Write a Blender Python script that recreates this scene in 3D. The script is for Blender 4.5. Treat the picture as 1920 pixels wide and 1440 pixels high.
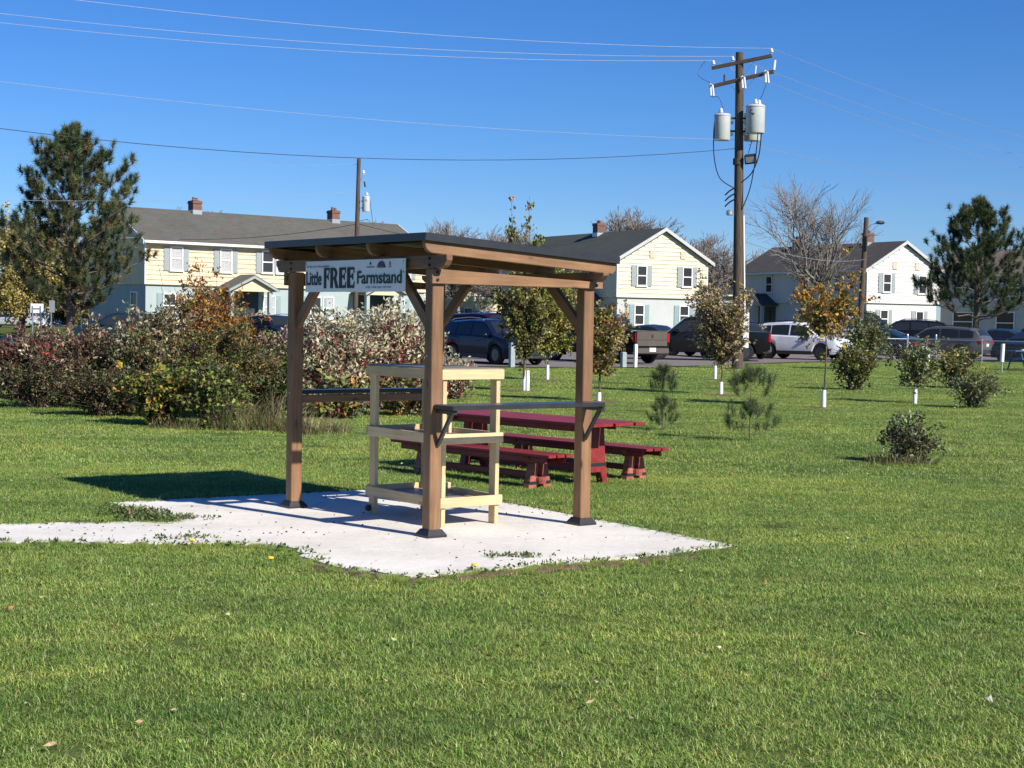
import bpy, bmesh, math, random
import numpy as np
from mathutils import Vector, Matrix

for o in list(bpy.data.objects):
    bpy.data.objects.remove(o, do_unlink=True)
scene = bpy.context.scene
COL = scene.collection
R = math.radians
PI = math.pi

# ------------------------------------------------------------------ camera
cam_data = bpy.data.cameras.new('camera')
cam = bpy.data.objects.new('camera', cam_data)
COL.objects.link(cam)
cam_data.sensor_width = 36.0
cam_data.lens = 56.25
cam_data.clip_start = 0.1
cam_data.clip_end = 5000
cam.matrix_world = (Matrix.Translation((0, 0, 1.65)) @ Matrix.Rotation(R(90 - 2.348), 4, 'X')
                    @ Matrix.Rotation(R(1.0), 4, 'Z'))
scene.camera = cam

# ------------------------------------------------------------------ sky and sun
SUN_AZ = math.atan2(0.735, -0.678)      # clockwise from +Y, direction towards the sun
SUN_EL = R(35.0)
world = bpy.data.worlds.new('World')
scene.world = world
world.use_nodes = True
wn = world.node_tree
wn.nodes.clear()
w_out = wn.nodes.new('ShaderNodeOutputWorld')
w_bg = wn.nodes.new('ShaderNodeBackground')
w_sky = wn.nodes.new('ShaderNodeTexSky')
w_sky.sky_type = 'NISHITA'
w_sky.sun_disc = False
w_sky.sun_elevation = SUN_EL
w_sky.sun_rotation = SUN_AZ
w_sky.altitude = 400
w_sky.air_density = 1.0
w_sky.dust_density = 0.0
w_sky.ozone_density = 6.0
w_bg.inputs['Strength'].default_value = 0.062
w_hs = wn.nodes.new('ShaderNodeHueSaturation')
w_hs.inputs['Saturation'].default_value = 1.2
wn.links.new(w_sky.outputs[0], w_hs.inputs['Color'])
w_tint = wn.nodes.new('ShaderNodeMix'); w_tint.data_type = 'RGBA'; w_tint.blend_type = 'MULTIPLY'
w_tint.inputs[0].default_value = 1.0; w_tint.inputs[7].default_value = (0.84, 1.0, 1.34, 1)   # deep clear autumn blue
wn.links.new(w_hs.outputs[0], w_tint.inputs[6])
wn.links.new(w_tint.outputs[2], w_bg.inputs['Color'])
wn.links.new(w_bg.outputs[0], w_out.inputs['Surface'])

sun_data = bpy.data.lights.new('sun', 'SUN')
sun_data.energy = 5.0
sun_data.angle = R(0.5)
sun_data.color = (1.0, 0.93, 0.82)
sun = bpy.data.objects.new('sun', sun_data)
COL.objects.link(sun)
to_sun = Vector((math.sin(SUN_AZ) * math.cos(SUN_EL), math.cos(SUN_AZ) * math.cos(SUN_EL), math.sin(SUN_EL)))
sun.rotation_euler = (-to_sun).to_track_quat('-Z', 'Y').to_euler()
sun.location = (20, -20, 30)

vs = scene.view_settings
vs.view_transform = 'Standard'
vs.look = 'None'
vs.exposure = 0.5
vs.gamma = 1.0
vs.use_curve_mapping = False
scene.cycles.max_bounces = 6
scene.cycles.diffuse_bounces = 3
scene.cycles.transparent_max_bounces = 8

# ------------------------------------------------------------------ helpers
class MB:
    def __init__(self):
        self.v = []; self.f = []
    def add(self, vs_, fs_):
        b = len(self.v)
        self.v += [tuple(p) for p in vs_]
        self.f += [tuple(i + b for i in f) for f in fs_]
        return self
    def box(self, x0, x1, y0, y1, z0, z1):
        return self.add([(x0, y0, z0), (x1, y0, z0), (x1, y1, z0), (x0, y1, z0),
                         (x0, y0, z1), (x1, y0, z1), (x1, y1, z1), (x0, y1, z1)],
                        [(0, 3, 2, 1), (4, 5, 6, 7), (0, 1, 5, 4), (1, 2, 6, 5), (2, 3, 7, 6), (3, 0, 4, 7)])
    def frustum(self, b, t, z0, z1):
        (x0, x1, y0, y1) = b; (u0, u1, w0, w1) = t
        return self.add([(x0, y0, z0), (x1, y0, z0), (x1, y1, z0), (x0, y1, z0),
                         (u0, w0, z1), (u1, w0, z1), (u1, w1, z1), (u0, w1, z1)],
                        [(0, 3, 2, 1), (4, 5, 6, 7), (0, 1, 5, 4), (1, 2, 6, 5), (2, 3, 7, 6), (3, 0, 4, 7)])
    def extrude(self, poly, a, b, axis='y'):
        """poly: list of 2-D points; axis = extrusion axis. y: points are (x,z); x: (y,z); z: (x,y)"""
        n = len(poly)
        def mk(p, t):
            if axis == 'y': return (p[0], t, p[1])
            if axis == 'x': return (t, p[0], p[1])
            return (p[0], p[1], t)
        vs_ = [mk(p, a) for p in poly] + [mk(p, b) for p in poly]
        fs = [tuple(range(n)), tuple(range(2 * n - 1, n - 1, -1))]
        for i in range(n):
            j = (i + 1) % n
            fs.append((i, i + n, j + n, j))
        return self.add(vs_, fs)
    def tube(self, pts, rad, n=8, cap=True):
        pts = [Vector(p) for p in pts]
        if not hasattr(rad, '__len__'): rad = [rad] * len(pts)
        rings = []
        up = None
        for i, p in enumerate(pts):
            d = (pts[min(i + 1, len(pts) - 1)] - pts[max(i - 1, 0)])
            if d.length < 1e-9: d = Vector((0, 0, 1))
            d.normalize()
            if up is None:
                up = Vector((0, 0, 1)) if abs(d.z) < 0.9 else Vector((1, 0, 0))
            s = d.cross(up)
            if s.length < 1e-6: s = d.cross(Vector((0, 1, 0)))
            s.normalize(); up2 = s.cross(d); up = up2
            rings.append([p + (s * math.cos(2 * PI * k / n) + up2 * math.sin(2 * PI * k / n)) * rad[i] for k in range(n)])
        vs_ = [q for r in rings for q in r]
        fs = []
        for i in range(len(pts) - 1):
            for k in range(n):
                fs.append((i * n + k, i * n + (k + 1) % n, (i + 1) * n + (k + 1) % n, (i + 1) * n + k))
        if cap:
            fs.append(tuple(range(n - 1, -1, -1)))
            fs.append(tuple((len(pts) - 1) * n + k for k in range(n)))
        return self.add(vs_, fs)
    def lathe(self, prof, n=16, c=(0, 0, 0), axis='z', cap=True):
        vs_ = []; fs = []
        for (r, z) in prof:
            for k in range(n):
                a = 2 * PI * k / n
                if axis == 'z': vs_.append((c[0] + r * math.cos(a), c[1] + r * math.sin(a), c[2] + z))
                else: vs_.append((c[0] + r * math.cos(a), c[1] + z, c[2] + r * math.sin(a)))
        m = len(prof)
        for i in range(m - 1):
            for k in range(n):
                q = (i * n + k, i * n + (k + 1) % n, (i + 1) * n + (k + 1) % n, (i + 1) * n + k)
                fs.append(q if axis == 'z' else q[::-1])
        if cap: fs.append(tuple(range(n - 1, -1, -1)) if axis == 'z' else tuple(range(n)))
        if cap: fs.append(tuple((m - 1) * n + k for k in range(n)) if axis == 'z' else tuple((m - 1) * n + k for k in range(n - 1, -1, -1)))
        return self.add(vs_, fs)
    def mesh(self, name, mat=None, smooth=None, fix=True):
        me = bpy.data.meshes.new(name)
        me.from_pydata(self.v, [], self.f)
        if fix:
            bm = bmesh.new(); bm.from_mesh(me)
            bmesh.ops.recalc_face_normals(bm, faces=bm.faces)
            bm.to_mesh(me); bm.free()
        if mat is not None: me.materials.append(mat)
        if smooth is not None:
            me.polygons.foreach_set('use_smooth', [True] * len(me.polygons))
            me.set_sharp_from_angle(angle=R(smooth))
        me.update()
        return me
    def build(self, name, mat=None, parent=None, smooth=None, loc=None, rot=None, fix=True, bevel=0):
        o = link(name, self.mesh(name, mat, smooth, fix), parent, loc, rot)
        if bevel: add_bevel(o, bevel)
        return o

def add_bevel(o, w, seg=1):
    m = o.modifiers.new('bevel', 'BEVEL'); m.width = w; m.segments = seg; m.limit_method = 'ANGLE'; m.angle_limit = R(40)

def link(name, data, parent=None, loc=None, rot=None):
    o = bpy.data.objects.new(name, data)
    COL.objects.link(o)
    if parent is not None: o.parent = parent
    if loc is not None: o.location = loc
    if rot is not None: o.rotation_euler = rot
    return o

def tag(o, label=None, cat=None, group=None, kind=None):
    if label: o['label'] = label
    if cat: o['category'] = cat
    if group: o['group'] = group
    if kind: o['kind'] = kind
    return o

def thing(name, label, cat, loc=(0, 0, 0), rotz=0.0, group=None):
    o = link(name, None, None, loc, (0, 0, rotz))
    o.empty_display_size = 0.2
    return tag(o, label, cat, group)

def np_mesh(name, V, F, mat=None, col=None, smooth=False):
    """V (n,3); F (m,k) all k equal; col (n,3) point colours"""
    V = np.asarray(V, dtype=np.float32); F = np.asarray(F, dtype=np.int32)
    me = bpy.data.meshes.new(name)
    me.vertices.add(len(V)); me.vertices.foreach_set('co', V.ravel())
    k = F.shape[1]
    me.loops.add(F.size); me.loops.foreach_set('vertex_index', F.ravel())
    me.polygons.add(len(F))
    me.polygons.foreach_set('loop_start', np.arange(0, F.size, k, dtype=np.int32))
    if smooth: me.polygons.foreach_set('use_smooth', np.ones(len(F), dtype=bool))
    if mat is not None: me.materials.append(mat)
    if col is not None:
        a = me.attributes.new('tint', 'FLOAT_COLOR', 'POINT')
        c4 = np.ones((len(V), 4), dtype=np.float32); c4[:, :3] = col
        a.data.foreach_set('color', c4.ravel())
    me.update(calc_edges=True)
    return me

def seg_tubes(P0, P1, R0, R1, n=4):
    P0 = np.asarray(P0, float); P1 = np.asarray(P1, float); R0 = np.asarray(R0, float); R1 = np.asarray(R1, float)
    D = P1 - P0; L = np.linalg.norm(D, axis=1, keepdims=True); L[L < 1e-9] = 1e-9; D = D / L
    ref = np.where(np.abs(D[:, 2:3]) < 0.9, np.array([[0, 0, 1.0]]), np.array([[1.0, 0, 0]]))
    S = np.cross(D, ref); S /= np.linalg.norm(S, axis=1, keepdims=True); U = np.cross(S, D)
    a = np.arange(n) * 2 * PI / n
    ca = np.cos(a)[None, :, None]; sa = np.sin(a)[None, :, None]
    ring = S[:, None, :] * ca + U[:, None, :] * sa
    V = np.concatenate([P0[:, None, :] + ring * R0[:, None, None], P1[:, None, :] + ring * R1[:, None, None]], axis=1)
    m = len(P0); base = (np.arange(m) * 2 * n)[:, None]
    k = np.arange(n); k2 = (k + 1) % n
    F = np.stack([base + k, base + k2, base + k2 + n, base + k + n], axis=2)
    return V.reshape(-1, 3), F.reshape(-1, 4)

# ------------------------------------------------------------------ materials
MATS = {}
def new_mat(name):
    m = bpy.data.materials.new(name); m.use_nodes = True
    nt = m.node_tree
    b = nt.nodes['Principled BSDF']
    MATS[name] = m
    return m, nt, b
def N(nt, t, **kw):
    n = nt.nodes.new(t)
    for k, v in kw.items(): setattr(n, k, v)
    return n
def coords(nt, scale=(1, 1, 1), kind='Object'):
    tc = N(nt, 'ShaderNodeTexCoord'); mp = N(nt, 'ShaderNodeMapping')
    mp.inputs['Scale'].default_value = scale
    nt.links.new(tc.outputs[kind], mp.inputs['Vector'])
    return mp.outputs[0]
def noise(nt, vec, scale, detail=4, rough=0.55):
    n = N(nt, 'ShaderNodeTexNoise'); n.inputs['Scale'].default_value = scale
    n.inputs['Detail'].default_value = detail; n.inputs['Roughness'].default_value = rough
    nt.links.new(vec, n.inputs['Vector'])
    return n.outputs['Fac']
def ramp(nt, fac, stops):
    r = N(nt, 'ShaderNodeValToRGB')
    e = r.color_ramp.elements
    while len(e) < len(stops): e.new(0.5)
    for i, (p, c) in enumerate(stops):
        e[i].position = p; e[i].color = (c[0], c[1], c[2], 1)
    nt.links.new(fac, r.inputs[0])
    return r.outputs[0]
def mixc(nt, fac, a, b, blend='MIX'):
    m = N(nt, 'ShaderNodeMix', data_type='RGBA', blend_type=blend)
    if isinstance(fac, (int, float)): m.inputs[0].default_value = fac
    else: nt.links.new(fac, m.inputs[0])
    for s, v in ((6, a), (7, b)):
        if isinstance(v, (tuple, list)): m.inputs[s].default_value = (v[0], v[1], v[2], 1)
        else: nt.links.new(v, m.inputs[s])
    return m.outputs[2]
def bump(nt, b, h, strength=0.3, dist=0.02):
    n = N(nt, 'ShaderNodeBump'); n.inputs['Strength'].default_value = strength; n.inputs['Distance'].default_value = dist
    nt.links.new(h, n.inputs['Height']); nt.links.new(n.outputs[0], b.inputs['Normal'])

def plain(name, c, rough=0.6, var=0.12, scale=6.0, metal=0.0, coat=0.0, bmp=0.1, kind='Object'):
    m, nt, b = new_mat(name)
    v = coords(nt, kind=kind)
    f = noise(nt, v, scale, 5)
    lo = tuple(x * (1 - var) for x in c); hi = tuple(min(1, x * (1 + var)) for x in c)
    nt.links.new(ramp(nt, f, [(0.3, lo), (0.7, hi)]), b.inputs['Base Color'])
    b.inputs['Roughness'].default_value = rough; b.inputs['Metallic'].default_value = metal
    b.inputs['Coat Weight'].default_value = coat; b.inputs['Coat Roughness'].default_value = 0.05
    if bmp: bump(nt, b, noise(nt, v, scale * 6, 4), bmp, 0.01)
    return m

def wood(name, lo, hi, rough=0.65, grain=14.0, knots=None, strength=0.15):
    """grain runs along the object's local X"""
    m, nt, b = new_mat(name)
    oi = N(nt, 'ShaderNodeObjectInfo')
    tc = N(nt, 'ShaderNodeTexCoord')
    add = N(nt, 'ShaderNodeVectorMath', operation='ADD')
    sc = N(nt, 'ShaderNodeVectorMath', operation='SCALE'); sc.inputs['Scale'].default_value = 37.0
    cmb = N(nt, 'ShaderNodeCombineXYZ')
    for i in range(3): nt.links.new(oi.outputs['Random'], cmb.inputs[i])
    nt.links.new(cmb.outputs[0], sc.inputs[0])
    nt.links.new(tc.outputs['Object'], add.inputs[0]); nt.links.new(sc.outputs[0], add.inputs[1])
    mp = N(nt, 'ShaderNodeMapping'); mp.inputs['Scale'].default_value = (1.2, grain, grain)
    nt.links.new(add.outputs[0], mp.inputs['Vector'])
    f = noise(nt, mp.outputs[0], 2.2, 6, 0.6)
    c = ramp(nt, f, [(0.3, lo), (0.55, tuple((a + d) / 2 for a, d in zip(lo, hi))), (0.72, hi)])
    big = noise(nt, add.outputs[0], 2.3, 3)
    c = mixc(nt, 0.35, c, ramp(nt, big, [(0.3, tuple(x * 0.78 for x in lo)), (0.7, hi)]))
    if knots:
        vo = N(nt, 'ShaderNodeTexVoronoi'); vo.inputs['Scale'].default_value = 1.0
        mk = N(nt, 'ShaderNodeMapping'); mk.inputs['Scale'].default_value = (3.2, 9, 9)
        nt.links.new(add.outputs[0], mk.inputs['Vector']); nt.links.new(mk.outputs[0], vo.inputs['Vector'])
        kf = ramp(nt, vo.outputs['Distance'], [(0.06, (1, 1, 1)), (0.16, (0, 0, 0))])
        c = mixc(nt, kf, c, knots)
    tv = N(nt, 'ShaderNodeMapRange'); tv.inputs['To Min'].default_value = 0.86; tv.inputs['To Max'].default_value = 1.1
    nt.links.new(oi.outputs['Random'], tv.inputs['Value'])
    c = mixc(nt, 1.0, c, tv.outputs[0], 'MULTIPLY')
    nt.links.new(c, b.inputs['Base Color']); b.inputs['Roughness'].default_value = rough
    bump(nt, b, f, strength, 0.004)
    return m

def foliage(name, trans=0.35, rough=0.55, spec=0.3):
    m, nt, b = new_mat(name)
    at = N(nt, 'ShaderNodeAttribute', attribute_name='tint')
    nt.links.new(at.outputs['Color'], b.inputs['Base Color'])
    b.inputs['Roughness'].default_value = rough; b.inputs['Specular IOR Level'].default_value = spec
    tr = N(nt, 'ShaderNodeBsdfTranslucent'); nt.links.new(at.outputs['Color'], tr.inputs['Color'])
    mx = N(nt, 'ShaderNodeMixShader'); mx.inputs[0].default_value = trans
    out = nt.nodes['Material Output']
    nt.links.new(b.outputs[0], mx.inputs[1]); nt.links.new(tr.outputs[0], mx.inputs[2]); nt.links.new(mx.outputs[0], out.inputs['Surface'])
    return m

def paint(name, c, metal=0.0, rough=0.2):
    m, nt, b = new_mat(name)
    v = coords(nt)
    f = noise(nt, v, 3.0, 4)
    nt.links.new(ramp(nt, f, [(0.35, tuple(x * 0.9 for x in c)), (0.7, c)]), b.inputs['Base Color'])
    b.inputs['Metallic'].default_value = metal; b.inputs['Roughness'].default_value = rough
    b.inputs['Coat Weight'].default_value = 0.1; b.inputs['Coat Roughness'].default_value = 0.05; b.inputs['Specular IOR Level'].default_value = 0.14
    return m

def glass_dark(name, c=(0.02, 0.025, 0.03), rough=0.06):
    m, nt, b = new_mat(name)
    b.inputs['Base Color'].default_value = (*c, 1); b.inputs['Roughness'].default_value = rough
    b.inputs['Specular IOR Level'].default_value = 0.3
    return m

M_BROWN = wood('stained_cedar', (0.135, 0.068, 0.031), (0.325, 0.178, 0.086), 0.6, 16, (0.09, 0.04, 0.018))
M_PINE = wood('raw_pine', (0.48, 0.35, 0.18), (0.72, 0.58, 0.34), 0.6, 13, (0.36, 0.22, 0.09))
M_PLY = wood('plywood_panel', (0.20, 0.17, 0.145), (0.33, 0.29, 0.25), 0.45, 8)
M_RED = wood('red_painted_wood', (0.15, 0.014, 0.016), (0.35, 0.036, 0.034), 0.5, 10, None, 0.25)
M_REDLEG = wood('worn_red_wood', (0.25, 0.03, 0.025), (0.50, 0.20, 0.14), 0.7, 7, None, 0.3)
M_POLE = wood('weathered_pole_wood', (0.045, 0.033, 0.025), (0.12, 0.09, 0.065), 0.85, 10, None, 0.4)
M_BLACK = plain('black_powder_coat', (0.022, 0.023, 0.025), 0.42, 0.15, 20)
M_SHELF = plain('black_counter_steel', (0.030, 0.031, 0.034), 0.30, 0.2, 9)
M_STEEL = plain('dark_roof_steel', (0.035, 0.038, 0.046), 0.38, 0.12, 7, 0.3)
M_BOLT = plain('black_bolt', (0.015, 0.015, 0.016), 0.45)
M_SIGNW = plain('sign_white_panel', (0.80, 0.81, 0.82), 0.55, 0.02, 3, bmp=0)
M_INK = plain('sign_dark_ink', (0.018, 0.024, 0.02), 0.6, 0.1, 9, bmp=0)
M_INKG = plain('sign_green_ink', (0.016, 0.05, 0.035), 0.6, 0.1, 9, bmp=0)
M_INKP = plain('sign_purple_ink', (0.10, 0.035, 0.13), 0.6, 0.1, 9, bmp=0)
M_INKL = plain('sign_grey_ink', (0.22, 0.24, 0.24), 0.6, 0.1, 9, bmp=0)
M_GALV = plain('galvanised_steel', (0.48, 0.50, 0.51), 0.42, 0.12, 12, 0.7)
M_LGREY = plain('transformer_grey', (0.47, 0.50, 0.50), 0.4, 0.06, 5)
M_PORC = plain('porcelain_grey', (0.66, 0.67, 0.68), 0.3, 0.06, 15)
M_WIRE = plain('bare_conductor', (0.36, 0.37, 0.38), 0.45, 0.1, 3, 0.4)
M_CABLE = plain('black_cable', (0.02, 0.02, 0.022), 0.55)
M_WHITE = plain('white_trim_paint', (0.78, 0.78, 0.76), 0.5, 0.05, 4)
M_GUARD = plain('white_tree_guard', (0.80, 0.80, 0.79), 0.5, 0.05, 8)
M_BARK = plain('brown_bark', (0.13, 0.095, 0.07), 0.9, 0.35, 14, bmp=0.6)
M_BARKG = plain('grey_bark', (0.15, 0.12, 0.10), 0.9, 0.3, 9, bmp=0.6)
M_BARKL = plain('pale_grey_bark', (0.23, 0.205, 0.185), 0.9, 0.25, 9, bmp=0.3)
M_TWIG = plain('dark_twig', (0.11, 0.075, 0.06), 0.85, 0.3, 9, bmp=0)
M_STEMR = plain('red_stem', (0.16, 0.05, 0.04), 0.7, 0.3, 9, bmp=0)
M_LEAF = foliage('leaf_mixed', 0.3, 0.5, 0.35)
M_NEEDLE = foliage('pine_needle', 0.12, 0.5, 0.3)
M_TYRE = plain('tyre_rubber', (0.014, 0.014, 0.015), 0.9, 0.2, 12)
M_RIM = plain('alloy_rim', (0.12, 0.122, 0.128), 0.4, 0.06, 9, 0.85)
M_RIMD = plain('dark_rim', (0.07, 0.07, 0.075), 0.35, 0.1, 9, 0.7)
M_TRIM = plain('black_plastic_trim', (0.02, 0.02, 0.021), 0.6, 0.15, 12)
M_CHROME = plain('chrome', (0.72, 0.72, 0.73), 0.15, 0.03, 9, 1.0, bmp=0)
M_GLASS = glass_dark('car_glass')
M_WGLASS = glass_dark('window_glass', (0.035, 0.037, 0.042), 0.08)
M_TAIL = paint('red_lamp_lens', (0.42, 0.012, 0.016), 0, 0.15)
M_HEAD = paint('clear_lamp_lens', (0.75, 0.76, 0.78), 0.2, 0.1)
M_PLATE = plain('licence_plate_white', (0.75, 0.77, 0.78), 0.5, 0.05, 8, bmp=0)
M_BLUE = plain('blue_painted_steel', (0.035, 0.10, 0.24), 0.4, 0.1, 5)
M_STOP = plain('stop_sign_red', (0.52, 0.035, 0.05), 0.45, 0.05, 5, bmp=0)
M_GPOST = plain('green_sign_post', (0.03, 0.10, 0.07), 0.5)
M_MULCH = plain('bark_mulch', (0.13, 0.085, 0.05), 0.95, 0.45, 18, bmp=0.8)

def brick_mat():
    m, nt, b = new_mat('chimney_brick')
    v = coords(nt, (1, 1, 1))
    br = N(nt, 'ShaderNodeTexBrick'); br.inputs['Scale'].default_value = 4.0
    br.inputs['Color1'].default_value = (0.17, 0.065, 0.042, 1); br.inputs['Color2'].default_value = (0.10, 0.045, 0.032, 1)
    br.inputs['Mortar'].default_value = (0.25, 0.22, 0.2, 1); br.inputs['Mortar Size'].default_value = 0.02
    sx = N(nt, 'ShaderNodeSeparateXYZ'); cx = N(nt, 'ShaderNodeCombineXYZ'); ad = N(nt, 'ShaderNodeMath', operation='ADD')
    nt.links.new(v, sx.inputs[0]); nt.links.new(sx.outputs[0], ad.inputs[0]); nt.links.new(sx.outputs[1], ad.inputs[1])
    nt.links.new(ad.outputs[0], cx.inputs[0]); nt.links.new(sx.outputs[2], cx.inputs[1])
    nt.links.new(cx.outputs[0], br.inputs['Vector']); nt.links.new(br.outputs['Color'], b.inputs['Base Color'])
    b.inputs['Roughness'].default_value = 0.9
    return m
M_BRICK = brick_mat()

def shingle(name, c):
    m, nt, b = new_mat(name)
    v = coords(nt)
    f1 = noise(nt, v, 0.7, 3); f2 = noise(nt, v, 9, 4)
    vo = N(nt, 'ShaderNodeTexVoronoi'); vo.inputs['Scale'].default_value = 1.0
    mp = N(nt, 'ShaderNodeMapping'); mp.inputs['Scale'].default_value = (3.2, 6.5, 6.5)
    nt.links.new(v, mp.inputs['Vector']); nt.links.new(mp.outputs[0], vo.inputs['Vector'])
    c1 = ramp(nt, f1, [(0.3, tuple(x * 0.85 for x in c)), (0.7, tuple(x * 1.12 for x in c))])
    c2 = mixc(nt, 0.35, c1, ramp(nt, f2, [(0.3, tuple(x * 0.7 for x in c)), (0.75, tuple(x * 1.4 for x in c))]))
    c3 = mixc(nt, 0.22, c2, mixc(nt, 1.0, c2, vo.outputs['Color'], 'MULTIPLY'))
    nt.links.new(c3, b.inputs['Base Color']); b.inputs['Roughness'].default_value = 0.92
    bump(nt, b, f2, 0.5, 0.02)
    return m
M_ROOFG = shingle('grey_shingles', (0.105, 0.102, 0.090))
M_ROOFD = shingle('dark_green_shingles', (0.060, 0.072, 0.060))
M_ROOFB = shingle('brown_shingles', (0.17, 0.13, 0.11))
M_ROOFK = shingle('charcoal_shingles', (0.075, 0.068, 0.064))

def concrete_mat():
    m, nt, b = new_mat('pale_concrete')
    v = coords(nt)
    f1 = noise(nt, v, 1.3, 5, 0.6); f2 = noise(nt, v, 22, 6, 0.7); f3 = noise(nt, v, 7.0, 6, 0.65)
    c = ramp(nt, f1, [(0.25, (0.58, 0.55, 0.49)), (0.7, (0.86, 0.82, 0.745))])
    c = mixc(nt, 0.25, c, ramp(nt, f2, [(0.3, (0.42, 0.40, 0.36)), (0.65, (0.80, 0.775, 0.73))]))
    st = ramp(nt, f3, [(0.62, (0, 0, 0)), (0.72, (1, 1, 1))])
    mk = N(nt, 'ShaderNodeMath', operation='MULTIPLY'); nt.links.new(st, mk.inputs[0])
    nt.links.new(ramp(nt, noise(nt, v, 0.8, 3), [(0.45, (0, 0, 0)), (0.65, (0.8, 0.8, 0.8))]), mk.inputs[1])
    c = mixc(nt, mk.outputs[0], c, (0.34, 0.29, 0.20))
    sp = ramp(nt, noise(nt, v, 46, 3, 0.5), [(0.66, (0, 0, 0)), (0.74, (1, 1, 1))]); c = mixc(nt, sp, c, (0.33, 0.30, 0.25))
    mossm = ramp(nt, noise(nt, v, 3.1, 5, 0.7), [(0.60, (0, 0, 0)), (0.75, (0.55, 0.55, 0.55))]); c = mixc(nt, mossm, c, (0.40, 0.38, 0.28))
    nt.links.new(c, b.inputs['Base Color']); b.inputs['Roughness'].default_value = 0.9
    bump(nt, b, f2, 0.35, 0.006)
    return m
M_CONC = concrete_mat()

def asphalt_mat():
    m, nt, b = new_mat('worn_asphalt')
    v = coords(nt)
    f1 = noise(nt, v, 0.15, 5); f2 = noise(nt, v, 6, 6)
    c = ramp(nt, f1, [(0.3, (0.15, 0.125, 0.12)), (0.7, (0.23, 0.195, 0.185))])
    c = mixc(nt, 0.3, c, ramp(nt, f2, [(0.3, (0.10, 0.085, 0.08)), (0.7, (0.27, 0.24, 0.23))]))
    nt.links.new(c, b.inputs['Base Color']); b.inputs['Roughness'].default_value = 0.9
    return m
M_ASPH = asphalt_mat()

def lawn_mat():
    m, nt, b = new_mat('lawn_soil_and_thatch')
    v = coords(nt)
    f1 = noise(nt, v, 0.22, 5); f2 = noise(nt, v, 3.5, 6, 0.7); f3 = noise(nt, v, 30, 4, 0.7)
    c = ramp(nt, f1, [(0.3, (0.075, 0.110, 0.026)), (0.7, (0.135, 0.165, 0.045))])
    c = mixc(nt, 0.55, c, ramp(nt, f2, [(0.25, (0.030, 0.055, 0.012)), (0.6, (0.125, 0.165, 0.042)), (0.8, (0.21, 0.20, 0.085))]))
    c = mixc(nt, 0.4, c, ramp(nt, f3, [(0.3, (0.02, 0.035, 0.008)), (0.7, (0.12, 0.15, 0.04))]))
    nt.links.new(c, b.inputs['Base Color']); b.inputs['Roughness'].default_value = 0.95
    b.inputs['Specular IOR Level'].default_value = 0.1
    bump(nt, b, f3, 0.6, 0.03)
    return m
M_LAWN = lawn_mat()

def grass_mat():
    m, nt, b = new_mat('grass_blade')
    at = N(nt, 'ShaderNodeAttribute', attribute_name='tint')
    ge = N(nt, 'ShaderNodeNewGeometry')
    f1 = noise(nt, ge.outputs['Position'], 0.35, 4); f2 = noise(nt, ge.outputs['Position'], 2.2, 4)
    g1 = ramp(nt, f1, [(0.28, (0.72, 0.82, 0.78)), (0.72, (1.28, 1.14, 0.95))])
    g2 = ramp(nt, f2, [(0.3, (0.78, 0.88, 0.8)), (0.7, (1.22, 1.1, 1.05))])
    c = mixc(nt, 1.0, at.outputs['Color'], g1, 'MULTIPLY'); c = mixc(nt, 1.0, c, g2, 'MULTIPLY')
    ms = N(nt, 'ShaderNodeMapping'); ms.inputs['Scale'].default_value = (0.16, 1.3, 1.0); nt.links.new(ge.outputs['Position'], ms.inputs['Vector'])
    g3 = ramp(nt, noise(nt, ms.outputs[0], 1.0, 5, 0.65), [(0.32, (0.66, 0.74, 0.70)), (0.5, (1, 1, 1)), (0.68, (1.28, 1.22, 1.18))])   # mowing streaks
    c = mixc(nt, 0.8, c, g3, 'MULTIPLY')
    clv = ramp(nt, noise(nt, ge.outputs['Position'], 1.1, 5, 0.6), [(0.60, (0, 0, 0)), (0.68, (0.75, 0.75, 0.75))]); c = mixc(nt, clv, c, (0.075, 0.145, 0.045))   # clover
    dryp = ramp(nt, noise(nt, ge.outputs['Position'], 0.62, 6, 0.65), [(0.60, (0, 0, 0)), (0.74, (0.6, 0.6, 0.6))]); c = mixc(nt, dryp, c, (0.33, 0.31, 0.13))   # dry patches
    nt.links.new(c, b.inputs['Base Color']); b.inputs['Roughness'].default_value = 0.42; b.inputs['Specular IOR Level'].default_value = 0.35
    tr = N(nt, 'ShaderNodeBsdfTranslucent'); nt.links.new(c, tr.inputs['Color'])
    mx = N(nt, 'ShaderNodeMixShader'); mx.inputs[0].default_value = 0.3
    out = nt.nodes['Material Output']
    nt.links.new(b.outputs[0], mx.inputs[1]); nt.links.new(tr.outputs[0], mx.inputs[2]); nt.links.new(mx.outputs[0], out.inputs['Surface'])
    return m
M_GRASS = grass_mat()
# ------------------------------------------------------------------ ground
def sstep(a, b, x):
    t = np.clip((np.asarray(x, float) - a) / (b - a), 0, 1); return t * t * (3 - 2 * t)
def H(x, y):
    return 0.55 * sstep(79, 97, y) * sstep(-40, -26, x)

def lawn():
    xs = np.unique(np.concatenate([np.linspace(-900, -60, 12), np.linspace(-60, 60, 61), np.linspace(60, 900, 12)]))
    ys = np.unique(np.concatenate([np.linspace(-60, 0, 5), np.linspace(0, 130, 66), np.linspace(130, 1500, 14)]))
    X, Y = np.meshgrid(xs, ys)
    Z = H(X, Y)
    V = np.stack([X.ravel(), Y.ravel(), Z.ravel()], 1)
    nx, ny = len(xs), len(ys)
    i = np.arange(nx * ny).reshape(ny, nx)
    F = np.stack([i[:-1, :-1].ravel(), i[:-1, 1:].ravel(), i[1:, 1:].ravel(), i[1:, :-1].ravel()], 1)
    o = link('lawn', np_mesh('lawn', V, F, M_LAWN, smooth=True))
    tag(o, kind='structure')
lawn()

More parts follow.
